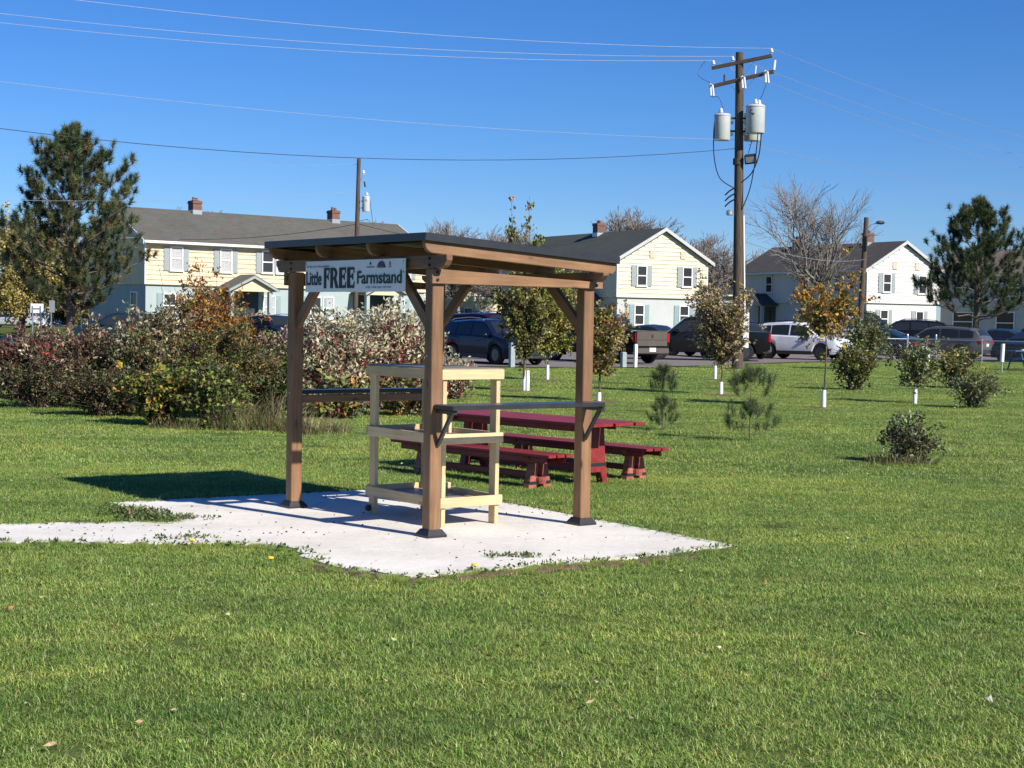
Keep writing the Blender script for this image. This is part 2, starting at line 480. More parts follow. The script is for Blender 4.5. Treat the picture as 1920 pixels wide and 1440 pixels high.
def in_poly(px, py, poly):
    px = np.asarray(px); py = np.asarray(py); inside = np.zeros(px.shape, bool)
    n = len(poly)
    for i in range(n):
        x0, y0 = poly[i]; x1, y1 = poly[(i + 1) % n]
        c = ((y0 > py) != (y1 > py)) & (px < (x1 - x0) * (py - y0) / (y1 - y0 + 1e-12) + x0)
        inside ^= c
    return inside

LOT = [(-70, 74), (-30, 70.5), (-20, 67.5), (-10, 58.5), (-4, 54.2), (0, 54.0), (4.6, 56.0), (8.2, 61.5), (12, 67.8), (15.2, 71.4),
       (19, 74.6), (30, 78), (70, 84), (70, 95), (36, 92), (22, 91), (0, 88), (-30, 86), (-70, 88)]
def lot():
    bm = bmesh.new()
    vs_ = [bm.verts.new((x, y, float(H(x, y)) + 0.012)) for x, y in LOT]
    f = bm.faces.new(vs_)
    bmesh.ops.triangulate(bm, faces=[f])
    bmesh.ops.subdivide_edges(bm, edges=bm.edges[:], cuts=6, use_grid_fill=True)
    for v in bm.verts: v.co.z = float(H(v.co.x, v.co.y)) + 0.02
    me = bpy.data.meshes.new('parking_lot'); bm.to_mesh(me); bm.free(); me.materials.append(M_ASPH)
    tag(link('parking_lot', me), kind='structure')
lot()

rng = np.random.default_rng(7)
def roughen(poly, step=0.09, amp=0.045, skip=()):
    out = []
    n = len(poly)
    for i in range(n):
        a = np.array(poly[i]); b = np.array(poly[(i + 1) % n]); d = b - a; L = np.hypot(*d)
        k = max(1, int(L / step)); nrm = np.array([-d[1], d[0]]) / L
        am = 0.006 if i in skip else amp
        w = 0.0
        for j in range(k):
            w = 0.7 * w + rng.normal(0, am * 0.6)
            out.append(tuple(a + d * j / k + nrm * w * (0 if j == 0 else 1)))
    return out
SLAB0 = [(-3.40, 13.53), (-0.85, 15.20), (1.66, 11.57), (0.68, 10.80), (-0.08, 10.30), (-0.61, 9.92), (-1.04, 10.20), (-1.41, 10.70), (-1.61, 11.19),
         (-1.98, 11.25), (-3.56, 11.13), (-6.0, 10.85), (-10.0, 10.35), (-10.0, 11.15), (-6.2, 11.62), (-3.86, 12.05), (-2.59, 12.35), (-2.75, 12.80)]
SLAB = roughen(SLAB0, skip=(0, 1, 14))
def slab():
    bm = bmesh.new()
    top = [bm.verts.new((x, y, 0.030)) for x, y in SLAB]
    f = bm.faces.new(top)
    r = bmesh.ops.extrude_face_region(bm, geom=[f])
    for v in [g for g in r['geom'] if isinstance(g, bmesh.types.BMVert)]: v.co.z = -0.1
    bmesh.ops.triangulate(bm, faces=bm.faces[:])
    bmesh.ops.recalc_face_normals(bm, faces=bm.faces)
    me = bpy.data.meshes.new('concrete_slab'); bm.to_mesh(me); bm.free(); me.materials.append(M_CONC)
    tag(link('concrete_slab_path', me), kind='structure')
slab()

# ------------------------------------------------------------------ grass (blades instanced in patches by geometry nodes)
def blade_patch(name, size, n, hmin, hmax, width, segs, seed, dry=0.11):
    g = np.random.default_rng(seed)
    x = g.uniform(-size / 2, size / 2, n); y = g.uniform(-size / 2, size / 2, n)
    # clumpy heights
    cl = np.zeros(n)
    for _ in range(10):
        cx, cy = g.uniform(-size / 2, size / 2, 2)
        cl += np.exp(-((x - cx) ** 2 + (y - cy) ** 2) / (2 * (size * 0.1) ** 2))
    h = g.uniform(hmin, hmax, n) * (0.8 + 0.35 * np.clip(cl, 0, 1.3))
    a = g.uniform(0, 2 * PI, n); lean = g.uniform(0.2, 1.7, n) * h
    la = a + g.normal(0, 0.5, n)
    dx, dy = np.cos(la), np.sin(la); sx, sy = -np.sin(a) * width / 2, np.cos(a) * width / 2
    pal = np.array([[0.205, 0.335, 0.074], [0.260, 0.390, 0.092], [0.335, 0.450, 0.128], [0.125, 0.240, 0.052], [0.43, 0.51, 0.18]])
    c = pal[g.choice(len(pal), n, p=[0.28, 0.3, 0.2, 0.12, 0.10])] * g.uniform(0.55, 1.45, (n, 1))
    d = g.random(n) < dry
    c[d] = np.array([0.48, 0.43, 0.23]) * g.uniform(0.7, 1.2, (d.sum(), 1))
    z0 = np.full(n, -0.005)
    def row(t, w):
        px = x + dx * lean * t ** 1.7; py = y + dy * lean * t ** 1.7; pz = z0 + h * t * (1 - 0.30 * t * np.clip(lean / h, 0, 1.2))
        return np.stack([px - sx * w, py - sy * w, pz], 1), np.stack([px + sx * w, py + sy * w, pz], 1)
    if segs == 2:
        a0, b0 = row(0.0, 1.0); a1, b1 = row(0.55, 0.85); t0, _ = row(1.0, 0.0)
        V = np.stack([a0, b0, a1, b1, t0], 1).reshape(-1, 3); base = (np.arange(n) * 5)[:, None]
        F = np.concatenate([base + np.array([[0, 1, 3]]), base + np.array([[0, 3, 2]]), base + np.array([[2, 3, 4]])])
        cc = np.repeat(c, 5, 0)
    else:
        a0, b0 = row(0.0, 1.0); t0, _ = row(1.0, 0.0)
        V = np.stack([a0, b0, t0], 1).reshape(-1, 3); base = (np.arange(n) * 3)[:, None]
        F = base + np.array([[0, 1, 2]]); cc = np.repeat(c, 3, 0)
    return bpy.data.objects.new(name, np_mesh(name, V, F, M_GRASS, cc))

def scatter_object(name, pts, rots, scl, idx, coll):
    me = bpy.data.meshes.new(name)
    me.vertices.add(len(pts)); me.vertices.foreach_set('co', np.asarray(pts, np.float32).ravel())
    a = me.attributes.new('prot', 'FLOAT_VECTOR', 'POINT'); a.data.foreach_set('vector', np.asarray(rots, np.float32).ravel())
    a = me.attributes.new('pscl', 'FLOAT_VECTOR', 'POINT'); a.data.foreach_set('vector', np.asarray(scl, np.float32).ravel())
    a = me.attributes.new('pidx', 'INT', 'POINT'); a.data.foreach_set('value', np.asarray(idx, np.int32))
    o = link(name, me)
    ng = bpy.data.node_groups.new(name + '_scatter', 'GeometryNodeTree')
    ng.interface.new_socket('Geometry', in_out='INPUT', socket_type='NodeSocketGeometry')
    ng.interface.new_socket('Geometry', in_out='OUTPUT', socket_type='NodeSocketGeometry')
    gi = ng.nodes.new('NodeGroupInput'); go = ng.nodes.new('NodeGroupOutput')
    ci = ng.nodes.new('GeometryNodeCollectionInfo'); ci.inputs['Collection'].default_value = coll
    ci.inputs['Separate Children'].default_value = True; ci.inputs['Reset Children'].default_value = True
    ip = ng.nodes.new('GeometryNodeInstanceOnPoints'); ip.inputs['Pick Instance'].default_value = True
    def na(nm, t):
        n = ng.nodes.new('GeometryNodeInputNamedAttribute'); n.data_type = t; n.inputs['Name'].default_value = nm
        return n.outputs['Attribute']
    ng.links.new(gi.outputs[0], ip.inputs['Points']); ng.links.new(ci.outputs[0], ip.inputs['Instance'])
    ng.links.new(na('pidx', 'INT'), ip.inputs['Instance Index'])
    ng.links.new(na('prot', 'FLOAT_VECTOR'), ip.inputs['Rotation'])
    ng.links.new(na('pscl', 'FLOAT_VECTOR'), ip.inputs['Scale'])
    ng.links.new(ip.outputs[0], go.inputs[0])
    md = o.modifiers.new('scatter', 'NODES'); md.node_group = ng
    return o

def grass():
    coll = bpy.data.collections.new('grass_patches')
    for i in range(5): coll.objects.link(blade_patch('a%d' % i, 0.30, 700, 0.015, 0.042, 0.0034, 2, 10 + i))
    for i in range(3): coll.objects.link(blade_patch('b%d' % i, 1.0, 2600, 0.020, 0.044, 0.0085, 1, 30 + i))
    for i in range(3): coll.objects.link(blade_patch('c%d' % i, 2.2, 3600, 0.020, 0.046, 0.017, 1, 50 + i))
    P, Rr, S, I = [], [], [], []
    g = np.random.default_rng(5)
    def band(y0, y1, step, i0, k, margin):
        ys = np.arange(y0, y1, step)
        for y in ys:
            hw = 0.345 * y + margin
            xs = np.arange(-hw, hw, step)
            xx = xs + g.uniform(-.3, .3, len(xs)) * step; yy = y + g.uniform(-.3, .3, len(xs)) * step
            ok = ~in_poly(xx, yy, SLAB0) & ~in_poly(xx, yy, LOT)
            if step > 0.9:   # keep wide patches off the slab and off the lot edge
                for ddx, ddy in ((.5, 0), (-.5, 0), (0, .5), (0, -.5)):
                    ok &= ~in_poly(xx + ddx * step, yy + ddy * step, SLAB0)
                    ok &= ~in_poly(xx + ddx * step, yy + ddy * step, LOT)
            for a, b in zip(xx[ok], yy[ok]):
                P.append((a, b, float(H(a, b)))); Rr.append((0, 0, g.uniform(0, 2 * PI)))
                s = g.uniform(0.85, 1.2); S.append((s, s, s * g.uniform(0.8, 1.2))); I.append(i0 + g.integers(k))
    for (ex, ey) in SLAB:                      # ragged fringe creeping over the slab edge
        if ex < -6.5 or (ey > 12.9 and ex > -3.0): continue
        for _ in range(3):
            a, b = ex + g.normal(0, .045), ey + g.normal(0, .045) - .02
            s = g.uniform(.18, .42); P.append((a, b, .012)); Rr.append((0, 0, g.uniform(0, 2 * PI))); S.append((s, s, g.uniform(.7, 1.25))); I.append(g.integers(5))
    band(4.6, 17.0, 0.225, 0, 5, 2.6)
    band(16.6, 38.0, 0.80, 5, 3, 2.5)
    band(37.0, 80.0, 1.9, 8, 3, 3.0)
    o = scatter_object('grass', P, Rr, S, I, coll)
    tag(o, 'short mown green lawn grass', 'grass', kind='stuff')
grass()
# ------------------------------------------------------------------ pergola (local frame: x along the short side, y along the long side)
PA = math.atan2(0.6, 0.8)
PX, PY = 1.434, 2.071
GZ = 0.030
NX, NY = -0.579, 11.761
def beam(name, p0, p1, w, h, mat, parent, roll=0.0, bevel=0.004, poly=None):
    """bar from p0 to p1; local X along it; w = local Y size, h = local Z size"""
    p0 = Vector(p0); p1 = Vector(p1); d = p1 - p0; L = d.length; d.normalize()
    zref = Vector((0, 0, 1)) if abs(d.z) < 0.95 else Vector((0, 1, 0))
    y = zref.cross(d).normalized(); z = d.cross(y)
    m = Matrix((d, y, z)).transposed().to_4x4(); m.translation = p0
    if roll: m = m @ Matrix.Rotation(roll, 4, 'X')
    b = MB()
    if poly is None: b.box(0, L, -w / 2, w / 2, -h / 2, h / 2)
    else: b.extrude(poly, -w / 2, w / 2, 'y')
    o = b.build(name, mat, parent)
    if bevel: add_bevel(o, bevel)
    o.matrix_local = m
    return o

def pergola():
    t = thing('wooden_pergola', 'brown wooden pergola with sloping dark steel roof and side counters on the concrete slab', 'pergola', (NX, NY, GZ), PA)
    t.scale = (1, 1, 0.982)
    s = 0.10
    def ztop(x): return 2.115 - 0.060 * x          # rafter underside
    for (x, y, zt) in ((0, 0, 2.01), (PX, 0, 1.955), (0, PY, 2.01), (PX, PY, 1.955)):
        p = beam('post', (x, y, 0.015), (x, y, zt), s, s, M_BROWN, t, bevel=0.006)
        b = MB(); b.box(-.085, .085, -.085, .085, 0, 0.018); b.frustum((-.085, .085, -.085, .085), (-.058, .058, -.058, .058), 0.018, 0.058)
        b.build('post_base', M_BLACK, t, loc=(x, y, 0))
    # long beams resting on the posts, with shaped ends
    for (x, zb, hh) in ((-0.022, 2.012, 0.10), (PX + 0.022, 1.957, 0.068)):
        L0, L1 = -0.22, PY + 0.26
        n = L1 - L0
        poly = [(0.07, -hh / 2), (n - 0.07, -hh / 2), (n - 0.03, -hh / 2 + 0.02), (n, 0.01), (n, hh / 2), (0, hh / 2), (0, 0.01), (0.03, -hh / 2 + 0.02)]
        beam('long_beam', (x, L0, zb + hh / 2), (x, L1, zb + hh / 2), 0.055, hh, M_BROWN, t, poly=poly)
    # tie beams of the short sides, tapering to the low side, bolted outside the posts
    for (y, sg) in ((-0.062, 1), (PY + 0.062, -1)):
        poly = [(0, 0), (1.62, 0.0), (1.62, 0.052), (0, 0.112)]
        o = beam('tie_beam', (-0.075, y, 1.897), (PX + 0.085, y, 1.897), 0.034, 0.1, M_BROWN, t, poly=poly)
        for (bx, bz) in ((-0.03, 1.927), (-0.03, 1.982), (PX + 0.045, 1.925)):
            b = MB(); b.lathe([(0.0125, 0), (0.0125, 0.007), (0.008, 0.010)], 10, axis='y')
            bo = b.build('bolt', M_BOLT, t, loc=(bx, y - sg * 0.0165, bz))
            bo.rotation_euler = (0, 0, PI if sg > 0 else 0)
    for y in (0.0, PY):
        for bz in (2.035, 2.085):
            b = MB(); b.lathe([(0.012, 0), (0.012, 0.008), (0.008, 0.011)], 10, axis='y')
            b.build('bolt', M_BOLT, t, loc=(-0.0495, y, bz)).rotation_euler = (0, 0, PI / 2)
    # knee braces
    def brace(p, q): beam('knee_brace', p, q, 0.045, 0.085, M_BROWN, t)
    for x, zb in ((0, 2.012), (PX, 1.957)):
        brace((x, 0.03, 1.56), (x, 0.47, zb - 0.01)); brace((x, PY - 0.03, 1.56), (x, PY - 0.47, zb - 0.01))
    # rafters with rounded tails
    xa, xb = -0.165, PX + 0.215
    sl = -0.060
    for i, y in enumerate((-0.085, 0.69, 1.465, PY + 0.165)):
        n = math.hypot(xb - xa, (xb - xa) * sl)
        h = 0.095
        arc = [(0.075 - 0.075 * math.sin(a), 0.075 - 0.075 * math.cos(a) if True else 0) for a in [k * PI / 16 for k in range(9)]]
        poly = [(p[0], p[1]) for p in arc[::-1]]
        poly = [(0, h)] + poly + [(n - 0.03, 0), (n, 0.03), (n, h)]
        beam('rafter', (xa, y, ztop(xa)), (xb, y, ztop(xb)), 0.042, h, M_BROWN, t, poly=poly)
    # purlins and roof sheet
    for x in (0.02, 0.5, 0.98, 1.46):
        beam('purlin', (x, -0.10, ztop(x) + 0.095 + 0.014), (x, PY + 0.19, ztop(x) + 0.095 + 0.014), 0.05, 0.024, M_STEEL, t)
    b = MB()
    zo = 0.095 + 0.028
    y0, y1 = -0.125, PY + 0.215
    nx = 40
    prof = []
    for k in range(nx + 1):                      # ribbed steel sheet, ribs down the slope
        y = y0 + (y1 - y0) * k / nx
        prof.append((y, 0.012 if k % 5 == 0 else 0.0))
    for k in range(nx):
        (ya, za), (yb, zb) = prof[k], prof[k + 1]
        b.add([(xa, ya, ztop(xa) + zo + za), (xb, ya, ztop(xb) + zo + za), (xb, yb, ztop(xb) + zo + zb), (xa, yb, ztop(xa) + zo + zb)], [(0, 1, 2, 3)])
    rs = b.build('roof_sheet', M_STEEL, t, fix=False)
    sd = rs.modifiers.new('thick', 'SOLIDIFY'); sd.thickness = 0.006; sd.offset = -1
    for (p, q) in (((xa - .012, y0 - .01), (xa - .012, y1 + .01)), ((xb + .012, y0 - .01), (xb + .012, y1 + .01))):
        beam('roof_edge', (p[0], p[1], ztop(p[0]) + zo - 0.008), (q[0], q[1], ztop(q[0]) + zo - 0.008), 0.012, 0.058, M_STEEL, t, bevel=0.002)
    for y in (y0 - .004, y1 + .004):
        beam('roof_edge', (xa - .018, y, ztop(xa - .018) + zo - 0.008), (xb + .018, y, ztop(xb + .018) + zo - 0.008), 0.012, 0.058, M_STEEL, t, bevel=0.002)
    # counters on the two short sides
    for (y, sg) in ((-0.055, -1), (PY + 0.055, 1)):
        dp = 0.25 if sg < 0 else 0.17
        ya, yb = sorted((y, y + sg * dp))
        xs_ = -0.03 if sg < 0 else 0.08
        b = MB(); b.box(xs_, PX - 0.03, ya, yb, 0.965, 1.0)
        c = b.build('counter', M_SHELF, t, bevel=0.006)
        for x in ((0.0, PX) if sg < 0 else (0.10, PX)):
            beam('counter_bracket', (x + (0.01 if x == 0 else -0.03), y, 0.69), (x + (0.01 if x == 0 else -0.03), y + sg * dp * .76, 0.955), 0.028, 0.03, M_SHELF, t)
            beam('counter_arm', (x + (0.01 if x == 0 else -0.03), y, 0.948), (x + (0.01 if x == 0 else -0.03), y + sg * dp * .88, 0.948), 0.04, 0.03, M_SHELF, t)
    beam('counter_rail', (0.05, PY, 0.93), (PX - 0.05, PY, 0.93), 0.04, 0.065, M_BROWN, t)
    b = MB(); b.lathe([(0.008, 0), (0.008, 0.006)], 10, axis='y')
    b.build('washer', M_GALV, t, loc=(-0.051, PY - 0.005, 0.985)).rotation_euler = (0, 0, PI / 2)
    b.build('washer', M_GALV, t, loc=(-0.051, 0.008, 1.36)).rotation_euler = (0, 0, PI / 2)
    return t
pergola()

# ------------------------------------------------------------------ sign on the pergola
def text_mesh(s, size, bold=0.0, shear=0.0, extrude=0.0008):
    cu = bpy.data.curves.new('txt', 'FONT'); cu.body = s; cu.size = size; cu.offset = bold; cu.extrude = extrude; cu.shear = shear
    cu.resolution_u = 4
    o = bpy.data.objects.new('txt', cu); COL.objects.link(o)
    dg = bpy.context.evaluated_depsgraph_get()
    me = bpy.data.meshes.new_from_object(o.evaluated_get(dg))
    bpy.data.objects.remove(o, do_unlink=True)
    return me
def fit_text(name, s, x0, x1, z0, z1, mat, parent, bold=0.0, shear=0.0, serif=False):
    """lettering fitted in a rectangle of the sign's plane (x right, z up, facing -y)"""
    me = text_mesh(s, 1.0, bold, shear)
    n = len(me.vertices); co = np.zeros(n * 3, np.float32); me.vertices.foreach_get('co', co); co = co.reshape(-1, 3)
    mn = co.min(0); mx = co.max(0)
    x = x0 + (co[:, 0] - mn[0]) / (mx[0] - mn[0]) * (x1 - x0)
    z = z0 + (co[:, 1] - mn[1]) / (mx[1] - mn[1]) * (z1 - z0)
    y = -0.0035 + (co[:, 2] - mn[2]) / max(1e-9, mx[2] - mn[2]) * -0.0015
    me.vertices.foreach_set('co', np.stack([x, y, z], 1).astype(np.float32).ravel())
    me.materials.clear(); me.materials.append(mat); me.name = name; me.update()
    return link(name, me, parent)

def sign():
    c, s = 0.8, 0.6
    # sign plane: local x runs from the far left post towards the near post
    # local frame origin at the lower left corner seen from the front
    ox, oy = -0.080, 1.772
    wx = NX + ox * c - oy * s; wy = NY + ox * s + oy * c
    t = thing('farmstand_sign', 'white sign reading Little FREE Farmstand fixed to the pergola beam', 'sign', (wx, wy, GZ + 1.806), PA - PI / 2)
    t.scale = (0.965, 1, 0.975)
    W, Hh = 1.55, 0.255
    b = MB(); b.box(0, W, 0, 0.006, 0, Hh); b.build('panel', M_SIGNW, t, bevel=0.001)
    fit_text('lettering_little', 'Little', 0.02, 0.275, 0.055, 0.168, M_INKG, t, 0.018)
    # FREE in tall flared capitals
    def letters(polys, holes, name):
        bm = MB()
        for p in polys: bm.extrude(p, -0.005, -0.001, 'y')
        return bm.build(name, M_INK, t)
    def Eglyph(x, w, z0, z1, f=False):
        st = w * 0.40; H_ = z1 - z0
        P = []
        P.append([(x, z0), (x + st, z0 + .0), (x + st, z1), (x, z1)])
        P.append([(x + st - .001, z1 - 0.020), (x + w - .010, z1 - 0.020), (x + w - .012, z1 - 0.042), (x + w, z1 - 0.046), (x + w, z1), (x + st - .001, z1)])
        mz = z0 + H_ * 0.50
        P.append([(x + st - .001, mz), (x + w * .70, mz), (x + w * .72, mz - .016), (x + w * .84, mz - .018), (x + w * .84, mz + .038), (x + w * .72, mz + .036), (x + w * .70, mz + .020), (x + st - .001, mz + .020)])
        if not f:
            P.append([(x + st - .001, z0), (x + w, z0), (x + w * 1.05, z0 + .052), (x + w * .96, z0 + .048), (x + w * .86, z0 + .022), (x + st - .001, z0 + .022)])
        else:
            P.append([(x - .004, z0), (x + st + .004, z0), (x + st + .0, z0 + .008), (x, z0 + .008)])
        return P
    z0, z1 = 0.030, 0.197
    letters(Eglyph(0.315, 0.088, z0, z1, True), [], 'letter_F')
    # R
    x = 0.420; P = [[(x, z0), (x + .040, z0), (x + .040, z1), (x, z1)]]
    cx, cz, ro, ri = x + .052, z1 - .049, .049, .022
    ring = [(cx + ro * 1.12 * math.cos(a), cz + ro * math.sin(a)) for a in [PI / 2 - k * PI / 10 for k in range(11)]]
    ins = [(cx + ri * 0.9 * math.cos(a), cz + ri * 1.25 * math.sin(a)) for a in [-PI / 2 + k * PI / 10 for k in range(11)]]
    for k in range(10):
        P.append([ring[k], ring[k + 1], ins[9 - k], ins[10 - k]])
    P.append([(x + .039, z1 - .0215), (cx, z1 - .0215), (cx, z1), (x + .039, z1)])
    P.append([(x + .039, z1 - .098), (cx, z1 - .098), (cx, z1 - .077), (x + .039, z1 - .077)])
    P.append([(x + .055, cz - ro + .006), (x + .092, cz - ro + .010), (x + .106, z0 + .045), (x + .130, z0), (x + .086, z0), (x + .068, z0 + .045)])
    letters(P, [], 'letter_R')
    letters(Eglyph(0.562, 0.104, z0, z1), [], 'letter_E')
    letters(Eglyph(0.688, 0.110, z0, z1), [], 'letter_E')
    fit_text('lettering_farmstand', 'Farmstand', 0.845, 1.505, 0.062, 0.165, M_INKG, t, 0.018)
    fit_text('small_lettering_upper', 'fun for your urban gardener', 0.03, 0.405, 0.196, 0.222, M_INKL, t, 0.0, 0.35)
    fit_text('small_lettering_lower', 'only what you can use', 0.975, 1.355, 0.024, 0.046, M_INKL, t, 0.0, 0.2)
    # three small logos in the upper right
    b = MB(); b.lathe([(0.011, 0), (0.011, 0.001)], 14, (1.045, -0.004, 0.222), 'y')
    b.lathe([(0.006, 0), (0.006, 0.0014)], 12, (1.045, -0.0042, 0.222), 'y'); lg = b.build('oval_logo', M_INK, t); lg.scale = (1, 1, 1)
    MB().box(0.985, 1.105, -0.004, -0.001, 0.191, 0.197).build('oval_logo_underline', M_INK, t)
    b = MB()
    arc = [(1.205 + .052 * math.cos(a), 0.203 + .036 * math.sin(a)) for a in [k * PI / 12 for k in range(13)]]
    b.extrude(arc, -0.004, -0.001, 'y'); b.build('dome_logo', M_INKP, t)
    fit_text('dome_logo_name', 'VIRGINIA', 1.140, 1.272, 0.186, 0.204, M_INK, t, 0.012)
    b = MB(); b.extrude([(1.322, .205), (1.340, .205), (1.343, .222), (1.331, .238), (1.319, .222)], -0.004, -0.001, 'y'); b.build('drop_logo', M_INKL, t)
    MB().box(1.312, 1.352, -0.004, -0.001, 0.189, 0.196).build('drop_logo_underline', M_INKL, t)
    for x in (0.02, W - 0.02):
        for z in (0.235, 0.15):
            b = MB(); b.lathe([(0.005, -0.003), (0.004, 0.0)], 8, (x, -0.0015, z), 'y'); b.build('screw', M_BOLT, t)
sign()

# ------------------------------------------------------------------ pine shelf rack
def rack():
    c, s = 0.8, 0.6
    lx, ly = 0.338, 0.362
    t = thing('pine_shelf_rack', 'unpainted pine shelf rack with three shelves standing under the pergola', 'shelf',
              (NX + lx * c - ly * s, NY + lx * s + ly * c, GZ), PA)
    t.scale = (.975, .975, .975)
    W, D = 0.56, 1.09
    for x in (0.019, W - 0.019):
        for y in (0.045, D - 0.045):
            o = beam('leg', (x, y, 0), (x, y, 1.245), 0.038, 0.088, M_PINE, t, bevel=0.003)
            # wide face along local y
            o.matrix_local = Matrix.Translation((x, y, 0)) @ Matrix(((0, 1, 0), (0, 0, 1), (1, 0, 0))).to_4x4()
    RH = 0.080
    for zb in (0.156, 0.660, 1.170):
        for y in (-0.0105, D + 0.0105): beam('rail', (-0.022, y, zb + RH / 2), (W + 0.022, y, zb + RH / 2), 0.019, RH, M_PINE, t, bevel=0.002)
        for x in (-0.0105, W + 0.0105): beam('rail', (x, 0.001, zb + RH / 2 - .002), (x, D - 0.001, zb + RH / 2 - .002), 0.019, RH, M_PINE, t, bevel=0.002)
        if zb < 1:
            beam('shelf_board', (W / 2, 0.003, zb + 0.030), (W / 2, D - 0.003, zb + 0.030), W - 0.005, 0.012, M_PLY, t, bevel=0)
        else:
            beam('shelf_board', (W / 2, -0.012, zb + RH + .005), (W / 2, D + 0.012, zb + RH + .005), W + 0.02, 0.008, M_PLY, t, bevel=0)
    for zb in (0.15, 0.655):     # corner blocks that hold the shelves
        beam('corner_block', (W - 0.03, D * 0.62, zb + 0.036), (W - 0.03, D * 0.62, zb + 0.125), 0.03, 0.03, M_PINE, t, bevel=0.002)
    b = MB(); b.lathe([(0.028, 0), (0.028, 0.018)], 14, (-0.001, D - 0.045, 0.05), 'y')
    o = b.build('caster_wheel', M_BLACK, t, loc=(-0.02, 0, 0)); 
rack()

# ------------------------------------------------------------------ red picnic table and benches (local x along the length)
TA = math.atan2(0.727, -0.687)
def picnic():
    ux, uy = math.cos(TA), math.sin(TA)
    base = Vector((0.80, 16.06, 0))
    t = thing('red_picnic_table', 'red painted plank picnic table on the grass behind the pergola', 'picnic table', base - Vector((ux, uy, 0)) * 0.30, TA)
    t.scale = (1, 1, .84)
    L = 2.45
    for k in range(5):
        y = (k - 2) * 0.152
        dx = [0.0, 0.02, -0.01, 0.015, 0.0][k]
        beam('plank', (-0.1 + dx, y, 0.735), (L + dx, y, 0.735), 0.143, 0.038, M_RED, t, bevel=0.004)
    for x in (0.28, L - 0.42):
        beam('cleat', (x, -0.35, 0.695), (x, 0.35, 0.695), 0.09, 0.04, M_RED, t)
        poly = [(-0.20, 0.0), (-0.13, 0.0), (-0.09, 0.14), (0.09, 0.14), (0.13, 0.0), (0.20, 0.0), (0.155, 0.30), (0.13, 0.674), (-0.13, 0.674), (-0.155, 0.30)]
        b = MB(); b.extrude(poly, x - 0.045, x + 0.045, 'x'); b.build('pedestal', M_RED, t, bevel=0.004)
        b = MB(); b.box(x - 0.05, x + 0.05, -0.164, 0.164, 0.215, 0.255); b.build('metal_band', M_BLACK, t)
    beam('apron', (0.24, 0.30, 0.68), (L - 0.38, 0.30, 0.68), 0.035, 0.07, M_RED, t)
    beam('apron', (0.24, -0.30, 0.68), (L - 0.38, -0.30, 0.68), 0.035, 0.07, M_RED, t)
    beam('stretcher', (0.30, 0, 0.18), (L - 0.45, 0, 0.18), 0.09, 0.09, M_RED, t)
    def bench(px, py, label):
        B = thing('red_bench', label, 'bench', (px, py, 0), TA, 'red benches of the picnic table')
        B.scale = (1, 1, .82)
        LB = 2.42
        for k in range(3):
            beam('plank', (-0.34 + 0.012 * k, (k - 1) * 0.108, 0.405), (LB - 0.36 + 0.01 * k, (k - 1) * 0.108, 0.405), 0.10, 0.036, M_RED, B, bevel=0.004)
        for x in (0.0, 1.66):
            b = MB(); b.extrude([(-0.16, 0.386), (0.16, 0.386), (0.13, 0.30), (-0.13, 0.30)], x - 0.04, x + 0.04, 'x'); b.build('bracket', M_RED, B)
            for sg in (-1, 1):
                b = MB(); b.extrude([(sg * 0.022, 0.305), (sg * 0.10, 0.305), (sg * 0.155, 0.0), (sg * 0.05, 0.0)], x - 0.042, x + 0.042, 'x')
                b.build('leg', M_REDLEG, B, bevel=0.005)
            b = MB(); b.lathe([(0.05, 0.0), (0.055, 0.05), (0.055, 0.075)], 12, (x - 0.05, 0, 0.06)); b.build('foot_block', M_REDLEG, B)
            b = MB(); b.box(x - 0.046, x + 0.046, -0.142, 0.142, 0.052, 0.088); b.build('metal_band', M_BLACK, B)
        for sg in (-1, 1): beam('apron', (-0.25, sg * 0.13, 0.35), (LB - 0.5, sg * 0.13, 0.35), 0.03, 0.07, M_RED, B)
        beam('stretcher', (0.03, 0, 0.15), (1.63, 0, 0.15), 0.07, 0.07, M_RED, B)
    bench(0.262, 15.57, 'red plank bench on the pergola side of the red picnic table')
    bench(1.28, 16.57, 'red plank bench on the far side of the red picnic table')
picnic()
# ------------------------------------------------------------------ houses
def house_mats():
    d = {}
    d['yellow'] = plain('pale_yellow_siding', (0.66, 0.54, 0.365), 0.6, 0.05, 1.5)
    d['cream'] = plain('cream_siding', (0.68, 0.615, 0.44), 0.6, 0.05, 1.5)
    d['white'] = plain('white_siding', (0.70, 0.69, 0.65), 0.6, 0.05, 1.5)
    d['teal'] = plain('pale_teal_stucco', (0.35, 0.42, 0.425), 0.85, 0.06, 1.2)
    d['palegrey'] = plain('pale_grey_stucco', (0.47, 0.49, 0.49), 0.85, 0.05, 1.2)
    d['offwhite'] = plain('off_white_stucco', (0.60, 0.61, 0.60), 0.85, 0.05, 1.2)
    d['greyside'] = plain('grey_siding', (0.45, 0.46, 0.47), 0.7, 0.06, 1.2)
    d['shut'] = plain('grey_shutter', (0.30, 0.335, 0.345), 0.6, 0.06, 3)
    d['shutt'] = plain('teal_grey_shutter', (0.25, 0.34, 0.36), 0.6, 0.06, 3)
    d['curtain'] = plain('white_curtain', (0.40, 0.41, 0.42), 0.9, 0.25, 14)
    d['door'] = plain('dark_teal_door_and_shade', (0.015, 0.035, 0.045), 0.5, 0.1, 4)  # door colour, also laid on the wall as shade under the porches
    d['vent'] = plain('tan_vent', (0.62, 0.48, 0.36), 0.6, 0.1, 8)
    return d
HM = house_mats()
_wcache = {}
